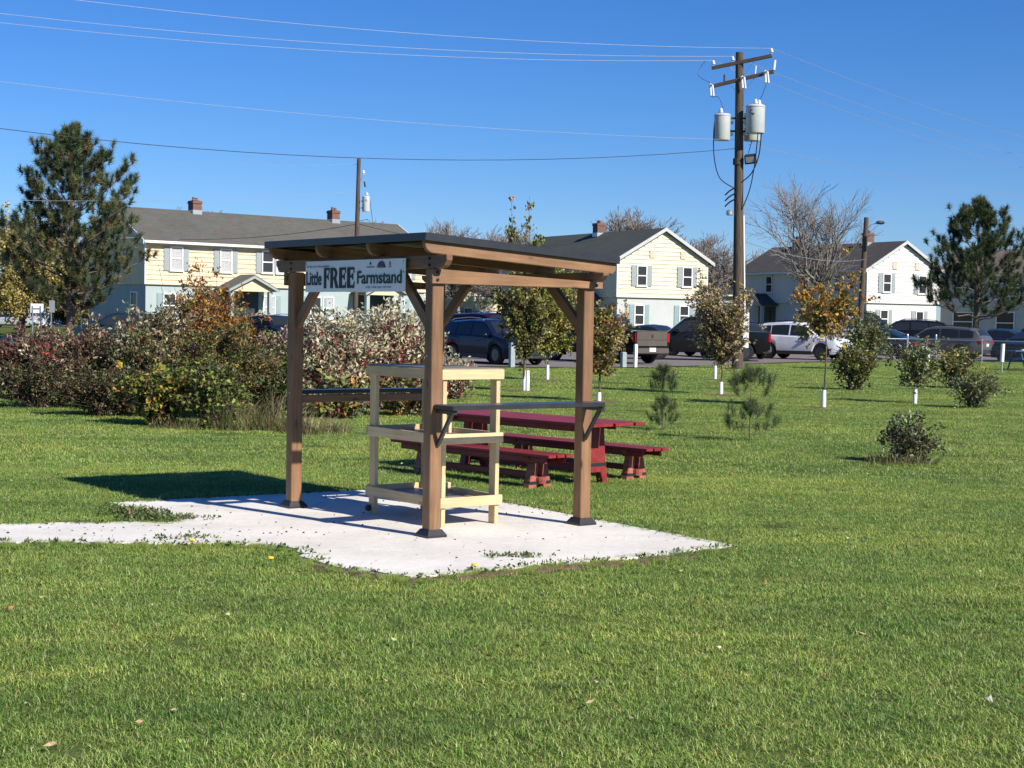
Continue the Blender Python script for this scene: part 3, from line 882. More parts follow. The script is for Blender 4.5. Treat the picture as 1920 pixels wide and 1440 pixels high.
def window_meshes(w, h):
    k = (round(w, 2), round(h, 2))
    if k not in _wcache:
        f = MB(); t = 0.075
        f.box(-w / 2, -w / 2 + t, -.07, .0, 0, h); f.box(w / 2 - t, w / 2, -.07, .0, 0, h)
        f.box(-w / 2 + t, w / 2 - t, -.068, .0, h - t, h); f.box(-w / 2 + t, w / 2 - t, -.068, .0, 0, t)
        f.box(-w / 2 + t, w / 2 - t, -.062, -.004, h / 2 - .035, h / 2 + .035)
        p = MB(); p.box(-w / 2 + t, w / 2 - t, -.022, -.012, 0, h / 2 - t - .035)
        s = MB(); s.box(-w / 2 - .05, w / 2 + .05, -.10, -.001, -.05, -.001)
        _wcache[k] = (f.mesh('window', M_WHITE), p.mesh('pane', None), s.mesh('sill', M_WHITE))
    return _wcache[k]
_pane = {}
def make_window(parent, loc, rot, w, h, shutter=None, curtain=False, sw=0.36):
    fm, pm, sm = window_meshes(w, h)
    o = link('window', fm, parent, loc, (0, 0, rot))
    mat = HM['curtain'] if curtain else M_WGLASS
    key = (pm.name, mat.name)
    if key not in _pane:
        q = pm.copy(); q.materials.clear(); q.materials.append(mat); _pane[key] = q
    for z in (0.075, h / 2 + .035): link('pane', _pane[key], o, (0, 0, z))
    link('sill', sm, o)
    if shutter:
        key = ('sh', round(h, 2), shutter.name, sw)
        if key not in _pane:
            b = MB(); b.box(-sw / 2, sw / 2, -.045, -.002, 0, h)
            for z in np.arange(0.08, h - 0.08, 0.09): b.box(-sw / 2 + .05, sw / 2 - .05, -.052, -.046, z, z + .05)
            _pane[key] = b.mesh('shutter', shutter)
        for sx in (-1, 1):
            off = Vector((sx * (w / 2 + sw / 2 + 0.03), 0, 0)); off.rotate(Matrix.Rotation(rot, 3, 'Z'))
            link('shutter', _pane[key], parent, Vector(loc) + off, (0, 0, rot))
    return o

def house(name, label, loc, rot, L, W, eave, ridge, lower_h, m_up, m_low, m_roof, rake_mat, front=(), g1=(), g0=(), chimneys=(),
          board=0.28, jet=0.10, over=0.40, portico=(), vents=(), siding=('front', 'g1'), gut=True):
    t = thing(name, label, 'house', loc, rot)
    b = MB(); b.box(0, L, 0, W, -0.6, lower_h); b.build('lower_wall', m_low, t)
    b = MB(); b.extrude([(-jet, lower_h), (W + jet, lower_h), (W + jet, eave), (W / 2, ridge - 0.06), (-jet, eave)], -jet, L + jet, 'x')
    b.build('upper_wall', m_up, t)
    # lap siding boards, one object each
    nb = int((eave - lower_h) / board)
    if 'front' in siding:
        b = MB(); b.extrude([(-.058, 0), (0, 0), (0, board + .03), (-.006, board + .03)], 0.0, L + 2 * jet - .12, 'x')
        bm_ = b.mesh('siding_board', m_up)
        for k in range(nb + 1):
            z = lower_h + k * board
            if z + board > eave + 0.1: break
            link('siding_board', bm_, t, (-jet + .06, -jet - 0.002 - 0.0004 * (k % 2), z))
    sl = (ridge - 0.06 - eave) / (W / 2 + jet)
    if 'g1' in siding:
        k = 0
        while True:
            z = lower_h + k * board
            zt = z + board
            if z > ridge - 0.35: break
            ya, yb = -jet + .06, W + jet - .06
            if zt > eave:
                d = max(0.0, (zt - eave) / sl)
                ya, yb = -jet + d + .03, W + jet - d - .03
            if yb - ya < 0.3: break
            b = MB(); b.extrude([(.058, 0), (0, 0), (0, board + .03), (.006, board + .03)], ya, yb, 'y')
            b.build('siding_board', m_up, t, loc=(L + jet + 0.002 + 0.0004 * (k % 2), 0, z))
            k += 1
    # corner boards
    for (x, y) in ((-jet, -jet), (L + jet, -jet), (L + jet, W + jet)):
        b = MB(); b.box(x - .05, x + .05, y - .05, y + .05, lower_h, eave - 0.02); b.build('corner_board', M_WHITE, t)
    # roof
    y0, y1 = -jet - over, W + jet + over
    ze = eave - over * sl
    xo = 0.30
    b = MB()
    th = 0.13
    b.extrude([(y0, ze), (W / 2, ridge), (y1, ze), (y1, ze + th), (W / 2, ridge + th), (y0, ze + th)], -jet - xo, L + jet + xo, 'x')
    rf = b.build('roof', m_roof, t)
    for x in ((-jet - xo - .02), (L + jet + xo + .02)):
        for (ya, yb) in ((y0 - .01, W / 2), (y1 + .01, W / 2)):
            b = MB(); b.add([], [])
            za, zb = ze - .12, ridge - .10
            b.extrude([(ya, za), (yb, zb), (yb, zb + .24), (ya, za + .24)], x - .02, x + .02, 'x'); b.build('rake_board', rake_mat, t)
    b = MB(); b.box(-jet - xo, L + jet + xo, y0 - .1, y0 - .004, ze - .04, ze + .10); b.build('gutter', M_WHITE, t)
    b = MB(); b.box(-jet - xo + .03, L + jet + xo - .03, y0 + .01, -jet - .062, ze - .07, ze - .03); b.build('soffit', M_WHITE, t)
    for (x, y, h, w) in chimneys:
        zb = ridge - abs(y - W / 2) * sl
        c = MB().box(x - w / 2, x + w / 2, y - w / 2, y + w / 2, zb - .2, zb + h).build('chimney', M_BRICK, rf)
        b = MB(); b.box(x - w / 2 - .04, x + w / 2 + .04, y - w / 2 - .04, y + w / 2 + .04, zb + h - .18, zb + h - .06)
        b.lathe([(0.11, 0), (0.09, 0.22)], 10, (x - .1, y, zb + h)); b.lathe([(0.11, 0), (0.09, 0.18)], 10, (x + .12, y, zb + h))
        b.build('chimney_cap', M_BRICK, rf)
        MB().box(x - w / 2 - .02, x + w / 2 + .02, y - w / 2 - .02, y + w / 2 + .02, zb - .05, zb + .22).build('chimney_flashing', M_GALV, rf)
    for (x, z, w, h, sh, cu) in front:
        up = z > lower_h
        make_window(t, (x, -jet - .060 if up else -.002, z), 0, w, h, sh, cu)
    for (y, z, w, h, sh, cu) in g1:
        up = z > lower_h
        make_window(t, (L + jet + .060 if up else L + .002, y, z), PI / 2, w, h, sh, cu)
    for (y, z, w, h, sh, cu) in g0:
        up = z > lower_h
        make_window(t, (-jet - .004 if up else -.002, y, z), -PI / 2, w, h, sh, cu)
    for (y, z) in vents:
        MB().box(L + jet + .064, L + jet + .10, y - .19, y + .19, z, z + .5).build('vent', HM['vent'], t)
    for (x, w, m_post, m_g) in portico:
        portico_part(t, x, w, lower_h, m_post, m_g, m_roof)
    return t

def portico_part(t, x, w, lh, m_post, m_g, m_roof):
    d = 1.5
    p = MB().extrude([(x - w / 2 - .25, lh - .28), (x + w / 2 + .25, lh - .28), (x + w / 2 + .25, lh - .16), (x, lh + .62), (x - w / 2 - .25, lh - .16)], -d, -.15, 'y').build('porch', m_g, t)
    for sg in (-1, 1):
        b = MB(); b.extrude([(x, lh + .60), (x + sg * (w / 2 + .45), lh - .26), (x + sg * (w / 2 + .45), lh - .14), (x, lh + .74)], -d - .22, -.14, 'y'); b.build('porch_roof', m_roof, p)
        b = MB(); b.extrude([(x, lh + .50), (x + sg * (w / 2 + .40), lh - .32), (x + sg * (w / 2 + .40), lh - .18), (x, lh + .66)], -d - .26, -d - .222, 'y'); b.build('porch_rake', HM['shut'], p)
        MB().box(x + sg * w / 2 - .12, x + sg * w / 2 + .12, -d + .05, -d + .29, -.5, lh - .29).build('porch_post', m_post, p)
        MB().box(x + sg * w / 2 - .03, x + sg * w / 2 + .03, -d + .3, -.16, .75, .82).build('porch_railing', m_post, p)
    MB().box(x - w / 2, x + w / 2, -.06, -.003, -.05, lh - .3).build('porch_shade_panel', HM['door'], p)  # flat dark panel on the wall, standing in for the shade under the porch
    MB().box(x - .48, x + .48, -.11, -.062, 0.05, 2.08).build('door', HM['door'], p)
    MB().box(x - w / 2 - .2, x + w / 2 + .2, -d, -.08, -.5, .02).build('porch_step', M_CONC, p)

S_, T_ = HM['shut'], HM['shutt']
BZ = 0.55
house('yellow_row_house', 'long pale yellow house with teal ground floor and grey roof behind the left shrubs', (-21.36, 93.0, BZ), math.atan2(0.665, 0.747),
      20.6, 7.0, 5.35, 7.25, 2.72, HM['yellow'], HM['teal'], M_ROOFG, M_WHITE,
      front=[(1.9, 3.55, .86, 1.42, S_, True), (5.25, 3.55, .86, 1.42, S_, True), (8.2, 3.6, .86, 1.36, S_, False), (9.25, 3.6, .86, 1.36, None, False),
             (12.6, 3.55, .86, 1.42, S_, True), (15.9, 3.55, .86, 1.42, S_, False), (18.9, 3.55, .86, 1.42, S_, True),
             (1.55, .78, .86, 1.45, T_, False), (8.45, .78, .90, 1.45, T_, True), (11.9, .85, .86, 1.4, T_, False), (12.85, .85, .86, 1.4, None, True),
             (18.55, .8, .86, 1.45, T_, False)],
      g0=[(1.3, .7, .8, 1.6, None, False), (2.2, 3.6, .8, 1.3, None, False), (5.2, 3.6, .8, 1.3, None, False)],
      chimneys=[(5.2, 3.4, .80, .60), (15.6, 3.4, .80, .60)], portico=[(6.3, 2.7, HM['teal'], HM["yellow"]), (16.3, 2.7, HM['teal'], HM['yellow'])],
      siding=('front',))
house('cream_house', 'cream gabled house with pale grey ground floor right of the pergola roof', (-0.71, 119.1, BZ), math.atan2(-0.883, 0.469),
      16.0, 6.9, 5.15, 7.15, 2.62, HM['cream'], HM['palegrey'], M_ROOFD, HM['palegrey'],
      front=[(13.0, 3.5, .86, 1.35, S_, False), (9.0, 3.5, .86, 1.35, S_, False)],
      g1=[(1.75, 3.38, .80, 1.36, S_, False), (5.35, 3.38, .80, 1.36, S_, False), (1.70, .80, .78, 1.36, T_, False), (5.25, .80, .78, 1.36, T_, False)],
      chimneys=[(8.2, 3.2, .9, .66)], vents=[(2.55, 5.25), (5.0, 5.25)], portico=[(12.6, 2.4, HM['palegrey'], HM['palegrey'])])
house('white_house', 'white gabled house with grey shutters behind the street lamp pole', (18.7, 131.8, BZ), math.atan2(-0.883, 0.469),
      15.6, 6.75, 5.25, 7.25, 2.70, HM['white'], HM['offwhite'], M_ROOFK, HM['palegrey'],
      front=[(12.5, 3.5, .86, 1.35, None, False), (4.0, 3.5, .86, 1.35, None, False)],
      g1=[(1.72, 3.5, .80, 1.40, S_, False), (5.15, 3.45, .80, 1.40, S_, False), (1.65, .85, .78, 1.38, S_, False), (5.10, .80, .78, 1.38, S_, False)],
      chimneys=[(3.2, 3.2, .8, .6), (11.8, 3.2, .95, .66)], vents=[(2.45, 5.25), (4.6, 5.25)], portico=[(3.6, 2.2, HM['palegrey'], HM['palegrey'])])
house('grey_house', 'shaded grey house with brown roof behind the right pine tree', (33.2, 124.5, BZ), math.atan2(-0.66, 0.75),
      18.0, 6.9, 5.2, 7.0, 2.65, HM['greyside'], HM['greyside'], M_ROOFB, HM['greyside'],
      front=[(1.6, 3.4, 1.0, 1.3, None, False), (1.9, .7, 1.7, 1.5, None, False), (5.3, .55, 1.5, 1.7, None, False), (8.8, .7, 2.0, 1.5, None, False), (6.0, 3.4, 1.0, 1.3, None, False)],
      siding=('front',))
house('distant_yellow_house', 'pale yellow house seen far off between the pergola posts', (-10.5, 152.0, 0.5), math.atan2(0.25, 0.97),
      15.0, 7.0, 5.2, 7.0, 2.65, HM['cream'], HM['cream'], M_ROOFK, M_WHITE,
      front=[(2.2, 3.5, .9, 1.35, S_, False), (5.4, 3.5, .9, 1.35, S_, False), (8.6, 3.5, .9, 1.35, S_, False), (2.2, .7, .9, 1.4, S_, False), (6.4, .7, .9, 1.4, S_, False), (11.5, 3.5, .9, 1.35, S_, False)],
      siding=('front',))
house('low_grey_house', 'low grey house far off between the cream house and the white house', (17.3, 160.0, 0.5), math.atan2(0.1, 0.99),
      14.0, 8.0, 4.0, 6.3, 2.0, HM['greyside'], HM['greyside'], M_ROOFG, M_WHITE,
      front=[(3.0, 1.0, 1.2, 1.2, None, False), (7.5, 1.0, 1.2, 1.2, None, False)], siding=())
house('far_white_house', 'small white house far off behind the left trees', (-54.0, 165.0, 0.0), math.atan2(0.15, 0.98),
      14.0, 8.0, 3.2, 5.4, 1.6, HM['white'], HM['offwhite'], M_ROOFK, M_WHITE,
      front=[(3.0, .8, 1.2, 1.2, None, False), (8.0, .8, 1.2, 1.2, None, False)], siding=())
# ------------------------------------------------------------------ vehicles (local: x forward, y left, z up)
def interp(tab, x):
    xs = [a for a, _ in tab]; ys = [b for _, b in tab]
    return float(np.interp(x, xs, ys))
CARS = {
 # L, W, wheel r, wheelbase, front axle x, clearance, top profile, belt profile, side windows, windshield x range, rear glass x range
 'suv': dict(L=4.75, W=1.90, r=0.365, ax=(1.42, -1.32), zb=0.26,
             top=[(-2.375, .95), (-2.33, 1.12), (-2.05, 1.52), (-1.7, 1.63), (-0.6, 1.70), (0.25, 1.68), (0.55, 1.60), (1.25, 1.10), (1.5, 1.06), (2.1, 0.95), (2.32, 0.80), (2.375, 0.62)],
             belt=[(-2.375, .93), (-2.2, 1.06), (-1.2, 1.05), (0.9, .99), (1.25, 1.02), (2.1, .88), (2.375, .60)],
             win=[(-1.95, -1.25), (-1.2, -0.28), (-0.2, 0.98)], ws=(0.52, 1.20), rg=(-2.26, -2.02), rail=True, clad=True),
 'sedan': dict(L=4.75, W=1.84, r=0.335, ax=(1.42, -1.35), zb=0.20,
             top=[(-2.375, .78), (-2.33, .98), (-1.75, 1.06), (-1.55, 1.10), (-0.75, 1.42), (-0.1, 1.46), (0.25, 1.42), (1.15, 1.00), (1.4, .96), (2.1, .82), (2.32, .68), (2.375, .5)],
             belt=[(-2.375, .76), (-2.2, .95), (-1.3, .96), (0.9, .90), (1.15, .94), (2.1, .78), (2.375, .48)],
             win=[(-1.25, -0.42), (-0.34, 0.88)], ws=(0.24, 1.10), rg=(-1.52, -0.78), rail=False, clad=False),
 'van': dict(L=5.2, W=2.0, r=0.38, ax=(1.55, -1.45), zb=0.28,
             top=[(-2.6, 1.0), (-2.55, 1.2), (-2.42, 1.75), (-2.2, 1.88), (-0.6, 1.93), (0.35, 1.90), (0.65, 1.80), (1.35, 1.18), (1.6, 1.14), (2.35, 1.03), (2.55, .85), (2.6, .65)],
             belt=[(-2.6, .98), (-2.45, 1.12), (-1.2, 1.12), (0.9, 1.06), (1.35, 1.10), (2.35, .95), (2.6, .63)],
             win=[(-2.3, -1.3), (-1.22, -0.22), (-0.14, 1.08)], ws=(0.62, 1.32), rg=(-2.53, -2.40), rail=True, clad=True),
 'pickup': dict(L=5.8, W=2.0, r=0.40, ax=(1.75, -1.80), zb=0.38,
             top=[(-2.9, 1.28), (-0.95, 1.30), (-0.90, 1.36), (-0.72, 1.84), (-0.4, 1.90), (0.45, 1.90), (0.7, 1.82), (1.35, 1.25), (1.6, 1.22), (2.7, 1.12), (2.86, .95), (2.9, .7)],
             belt=[(-2.9, 1.26), (-0.95, 1.25), (0.9, 1.16), (1.35, 1.18), (2.7, 1.03), (2.9, .68)],
             win=[(-0.78, -0.12), (-0.04, 1.12)], ws=(0.68, 1.32), rg=(-0.89, -0.74), rail=False, clad=False),
}
_ccache = {}
def car_meshes(kind):
    if kind in _ccache: return _ccache[kind]
    S = CARS[kind]; L, W = S['L'], S['W']
    xs = sorted(set([round(x, 3) for x in np.linspace(-L / 2, L / 2, 70)] + [a for a, _ in S['top']]))
    def section(x):
        e = abs(x) / (L / 2)
        w = W / 2 * (1 - 0.11 * max(0, (e - 0.72) / 0.28) ** 2.2)
        zt = interp(S['top'], x); zl = min(interp(S['belt'], x), zt - 0.012)
        zb = S['zb'] + 0.10 * max(0, (e - 0.86) / 0.14)
        for a in S['ax']:
            q = (S['r'] * 1.16) ** 2 - (x - a) ** 2
            if q > 0: zb = max(zb, S['r'] + math.sqrt(q) * 0.97)
        gh = zt - zl
        rd = min(1.0, gh / 0.35)
        zm = zb + 0.62 * (zl - zb) if zl > zb + .05 else zb + .01
        return [(0.55 * w, zb), (0.965 * w, zb), (w, min(zb + 0.10, zm)), (w * 1.0, zm), (0.975 * w, zl), (0.955 * w - 0.02, zl + .012 * rd),
                (0.945 * w - 0.30 * gh, zt - 0.075 * rd - .006), (0.80 * w - 0.30 * gh, zt - 0.018 * rd), (0.0, zt + 0.012)]
    secs = [section(x) for x in xs]; K = len(secs[0])
    ring = 2 * K - 1
    V = []
    for x, s in zip(xs, secs):
        for (y, z) in s: V.append((x, y, z))
        for (y, z) in s[-2::-1]: V.append((x, -y, z))
    F = []
    for i in range(len(xs) - 1):
        for k in range(ring):
            k2 = (k + 1) % ring
            F.append((i * ring + k, i * ring + k2, (i + 1) * ring + k2, (i + 1) * ring + k))
    F.append(tuple(range(ring))); F.append(tuple((len(xs) - 1) * ring + k for k in range(ring - 1, -1, -1)))
    b = MB(); b.add(V, F); body = b.mesh('body', None, 32)
    out = dict(body=body, S=S, section=section)
    # side windows
    wins = []
    for (xa, xb) in S['win']:
        for sg in (1, -1):
            b = MB(); n = 9; pts = []
            for i in range(n):
                x = xa + (xb - xa) * i / (n - 1); s = section(x)
                p5, p6 = s[5], s[6]
                lo = (p5[0] * .90 + p6[0] * .10, p5[1] * .90 + p6[1] * .10); hi = (p5[0] * .10 + p6[0] * .90, p5[1] * .10 + p6[1] * .90)
                pts.append(((x, sg * (lo[0] + .010), lo[1]), (x, sg * (hi[0] + .010), hi[1] + 0.002)))
            b.add([q for p in pts for q in p], [(2 * i, 2 * i + 2, 2 * i + 3, 2 * i + 1) for i in range(n - 1)])
            wins.append(b.mesh('side_window', M_GLASS))
    out['wins'] = wins
    def glass(xa, xb, nm):
        b = MB(); n = 7; m = 9; V = []; F = []
        sgn = 1 if nm == 'windshield' else -1
        for i in range(n):
            x = xa + (xb - xa) * (0.06 + 0.86 * i / (n - 1)); s = section(x)
            q = [(-s[6][0] * .93, s[6][1]), (-s[7][0], s[7][1]), (0, s[8][1]), (s[7][0], s[7][1]), (s[6][0] * .93, s[6][1])]
            ys = [p[0] for p in q]; zs = [p[1] for p in q]
            for j in range(m):
                y = ys[0] + (ys[-1] - ys[0]) * j / (m - 1)
                V.append((x + sgn * .008, y, float(np.interp(y, ys, zs)) + .012))
        for i in range(n - 1):
            for j in range(m - 1): F.append((i * m + j, i * m + j + 1, (i + 1) * m + j + 1, (i + 1) * m + j))
        b.add(V, F); return b.mesh(nm, M_GLASS, 40)
    out['ws'] = glass(*S['ws'], 'windshield'); out['rg'] = glass(*S['rg'], 'rear_window')
    r = S['r']
    t = MB(); t.lathe([(r * .62, -.11), (r * .92, -.115), (r, -.08), (r, .08), (r * .92, .115), (r * .62, .11), (r * .62, -.11)], 24, axis='y', cap=False); t.lathe([(r * .61, .0), (r * .61, .004)], 20, (0, -.03, 0), 'y'); out['tyre'] = t.mesh('wheel', M_TYRE, 35)
    rm = MB(); rm.lathe([(r * .66, -.10), (r * .66, -.03), (r * .60, -.03), (r * .60, -.095)], 24, axis='y')
    for k in range(5):
        a = 2 * PI * k / 5 + .3
        ca, sa = math.cos(a), math.sin(a)
        P = [(r * .10, -.035 * 1), (r * .62, -.022), (r * .62, .022), (r * .10, .035)]
        vv = [(ca * u - sa * v * 1.2, yy, sa * u + ca * v * 1.2) for yy in (-.105, -.06) for u, v in P]
        rm.add(vv, [(0, 1, 2, 3), (7, 6, 5, 4), (0, 4, 5, 1), (1, 5, 6, 2), (2, 6, 7, 3), (3, 7, 4, 0)])
    rm.lathe([(r * .17, -.112), (r * .17, -.05)], 12, axis='y')
    out['rim'] = rm.mesh('rim', M_RIM, 30)
    _ccache[kind] = out
    return out
_bodym = {}
def car(name, label, kind, x, y, hd, paint_mat, z=None, detail=True, rim=None, group=None, plate=True, cat=None):
    C = car_meshes(kind); S = C['S']; L, W = S['L'], S['W']; sec = C['section']
    if z is None: z = float(H(x, y)) + 0.02
    t = thing(name, label, cat or {'suv': 'suv', 'sedan': 'car', 'van': 'suv', 'pickup': 'pickup truck'}[kind], (x, y, z), math.atan2(hd[1], hd[0]), group)
    t.scale = (1, 1, {'suv': .94, 'van': .97, 'sedan': 1.0, 'pickup': .97}[kind])
    k = (kind, paint_mat.name)
    if k not in _bodym:
        m = C['body'].copy(); m.materials.clear(); m.materials.append(paint_mat); _bodym[k] = m
    link('body', _bodym[k], t)
    for w in C['wins']: link('side_window', w, t)
    link('windshield', C['ws'], t); link('rear_window', C['rg'], t)
    for a in S['ax']:
        for sg in (1, -1):
            o = link('wheel', C['tyre'], t, (a, sg * (W / 2 - .13), S['r']), (0, 0, PI if sg > 0 else 0))
            link('rim', C['rim'], o)
            b = MB(); b.box(a - S['r'] * 1.05, a + S['r'] * 1.05, -.02, .02, S['r'] * .6, S['r'] * 2.02)
            b.build('wheel_well', M_TRIM, t, loc=(0, sg * (W / 2 - .34), 0))
    e = W / 2
    for sg in (1, -1):
        s0 = sec(L / 2 - .12); zt = interp(S['belt'], L / 2 - .25)
        b = MB(); b.extrude([(L / 2 - .42, zt - .06), (L / 2 - .05, zt - .17), (L / 2 - .03, zt - .25), (L / 2 - .30, zt - .20)], min(sg * e * .50, sg * e * .935), max(sg * e * .50, sg * e * .935), 'y')
        b.build('headlight', M_HEAD, t, bevel=.02)
        zr = interp(S['belt'], -L / 2 + .12)
        if kind == 'pickup': b = MB().box(-L / 2 - .012, -L / 2 + .10, min(sg * e * .80, sg * e * .93), max(sg * e * .80, sg * e * .93), zr - .42, zr - .06)
        else: b = MB().box(-L / 2 - .012, -L / 2 + .26, min(sg * e * .50, sg * e * .945), max(sg * e * .50, sg * e * .945), zr - .22, zr - .06)
        b.build('taillight', M_TAIL, t, bevel=.02)
        xm = S['ws'][1] - .32; zm = interp(S['belt'], xm)
        b = MB(); b.lathe([(.05, 0), (.10, .04), (.11, .10), (.06, .17)], 10, (0, 0, 0), 'y')
        o = b.build('mirror', paint_mat, t, smooth=50, loc=(xm, sg * (e * .96), zm + .10)); o.rotation_euler = (0, 0, 0 if sg > 0 else PI)
        for hx in ([-.9, .15] if kind != 'pickup' else [-.55, .3]):
            MB().box(hx - .09, hx + .09, -.012, .012, -.014, .014).build('door_handle', paint_mat, t, loc=(hx, sg * (e + .004), interp(S['belt'], hx) - .14))
        if S['clad']:
            MB().box(S['ax'][1] + S['r'] * 1.2, S['ax'][0] - S['r'] * 1.2, -.02, .02, S['zb'] - .03, S['zb'] + .13).build('sill_trim', M_TRIM, t, loc=(0, sg * (e - .004), 0))
        if S['rail']:
            yy = e * .945 - .30 * .62 - .02
            pts = [(x_, sg * (interp([(-3, yy), (3, yy)], x_)), interp(S['top'], x_) + (.055 if i not in (0, 4) else .0)) for i, x_ in enumerate((-1.75, -1.55, -.6, .1, .32))]
            MB().tube(pts, .018, 6).build('roof_rail', M_TRIM if paint_mat.name != 'navy_paint' else M_CHROME, t)
    b = MB(); b.box(L / 2 - .16, L / 2 + .015, -e * .60, e * .60, S['zb'] + .12, S['zb'] + .34); b.build('grille', M_TRIM, t, bevel=.02)
    b = MB(); b.box(L / 2 - .30, L / 2 + .03, -e * .86, e * .86, S['zb'] - .02, S['zb'] + .10); b.build('front_bumper', M_TRIM if S['clad'] else paint_mat, t, bevel=.03)
    b = MB(); b.box(-L / 2 - .05, -L / 2 + .25, -e * .88, e * .88, S['zb'] + .02, S['zb'] + .24)
    b.build('rear_bumper', M_TRIM if kind in ('suv', 'van') else (paint_mat if kind == 'sedan' else MATS['taupe_paint']), t, bevel=.03)
    zp = S['zb'] + (.40 if kind != 'pickup' else .10)
    MB().box(-L / 2 - .065 if kind == 'pickup' else -L / 2 - .02, -L / 2 - .002, -.16, .16, zp, zp + .15).build('licence_plate', M_PLATE, t)
    MB().box(-S['L'] / 2 + .3, S['L'] / 2 - .3, -e * .7, e * .7, S['zb'] - .02, S['zb'] + .12).build('underbody', M_TRIM, t)
    return t

PT = dict(navy=paint('navy_paint', (0.012, 0.018, 0.045), 0.3), black=paint('black_paint', (0.012, 0.013, 0.015), 0.2),
          white=paint('silver_white_paint', (0.82, 0.84, 0.88), 0.1), taupe=paint('taupe_paint', (0.20, 0.17, 0.15), 0.5),
          plum=paint('plum_paint', (0.035, 0.012, 0.03), 0.3), teal=paint('teal_paint', (0.012, 0.04, 0.06), 0.3),
          grey=paint('warm_grey_paint', (0.17, 0.165, 0.155), 0.5), blue=paint('steel_blue_paint', (0.03, 0.07, 0.14), 0.4),
          silver=paint('pale_silver_paint', (0.60, 0.62, 0.64), 0.4), dbrown=paint('dark_brown_paint', (0.035, 0.028, 0.027), 0.3))
car('navy_suv', 'dark navy suv parked behind the pergola, nose towards the saplings', 'suv', -0.67, 57.8, (.57, -.82), PT['navy'])
car('plum_suv', 'dark plum suv whose roof shows above the navy suv', 'van', -0.9, 70.0, (.57, -.82), PT['plum'])
tr = car('pickup_truck', 'dark pickup truck with taupe tailgate facing the lawn', 'pickup', 3.45, 62.6, (-.62, .79), PT['black'])
def tailgate(t):
    L = 5.8
    o = MB().extrude([(-L / 2 - .022, .70), (-L / 2 - .002, .70), (-L / 2 - .002, 1.285), (-L / 2 - .05, 1.30), (-L / 2 - .03, 1.25)], -.78, .78, 'y').build('tailgate', PT['taupe'], t, bevel=.008)
    MB().extrude([(0.0, -.09), (.05, -.03), (.055, .05), (.03, .085), (-.03, .085), (-.055, .05), (-.05, -.03)], -L / 2 - .032, -L / 2 - .024, 'x').build('shield_emblem', M_TRIM, o, loc=(0, 0, 1.07))
    MB().box(-L / 2 - .030, -L / 2 - .0225, -.77, .77, .93, .945).build('tailgate_shadow_stripe', M_TRIM, o)  # thin black bar painted in for the shadow stripe across the tailgate
tailgate(tr)
car('small_blue_car', 'small blue car whose roof shows over the pickup bed', 'sedan', 6.9, 77.0, (.8, -.6), PT['blue'])
car('black_pickup', 'black pickup truck with its nose hidden by the taupe tailgate', 'pickup', 8.0, 68.2, (-.995, .10), PT['black'])
car('dark_hatch_suv', 'dark brown suv seen from behind beside the white suv', 'suv', 10.1, 73.4, (-.25, .97), PT['dbrown'])
car('white_suv', 'silver white suv parked facing right behind the thin orange tree', 'suv', 13.2, 73.2, (.83, -.56), PT['white']).scale = (.93, .97, 1.0)
car('white_van', 'white suv partly hidden behind the thin orange tree', 'van', 18.0, 87.0, (.3, -.95), PT['silver'])
car('dark_blue_sedan', 'dark teal sedan with lit red taillight behind the fence gate', 'sedan', 17.6, 77.6, (-.8, .6), PT['teal'])
car('grey_suv', 'warm grey suv seen from behind over the fence', 'suv', 21.7, 81.0, (-.8, .6), PT['grey'])
car('blue_sedan', 'steel blue sedan right of the grey suv', 'sedan', 25.4, 83.6, (-.8, .6), PT['blue'])
car('dark_sedan', 'dark sedan facing left behind the fence near the right edge', 'sedan', 24.9, 76.6, (-.75, -.66), PT['black'])
car('black_suv', 'black suv behind the dark sedan at the right edge', 'van', 28.7, 86.0, (-.8, .6), PT['black'])
car('black_wagon', 'black suv whose roof shows above the dark teal sedan', 'suv', 22.0, 89.5, (-.95, .3), PT['black'])
car('tall_black_van', 'tall black suv against the white house wall', 'van', 20.3, 93.5, (.5, -.86), PT['black'])
car('blue_suv_by_shrubs', 'dark blue suv behind the variegated shrub left of the pergola', 'suv', -11.3, 76.0, (.6, -.8), PT['navy'])
car('teal_car', 'dark teal car facing left in front of the yellow house gable', 'suv', -18.9, 77.5, (-.97, -.2), PT['teal'])
car('distant_silver_suv', 'silver suv on the road at the far left edge', 'suv', -46.5, 148.0, (-1.0, .05), PT['silver'], z=-0.05)

# ------------------------------------------------------------------ utility poles
def wire(name, label, a, b, sag, r=0.012, mat=None, n=28, cat='wire', group=None):
    a = Vector(a); b = Vector(b)
    pts = [a.lerp(b, i / n) - Vector((0, 0, sag * 4 * (i / n) * (1 - i / n))) for i in range(n + 1)]
    o = MB().tube(pts, r, 5).build(name, mat or M_WIRE, smooth=60)
    return tag(o, label, cat, group)

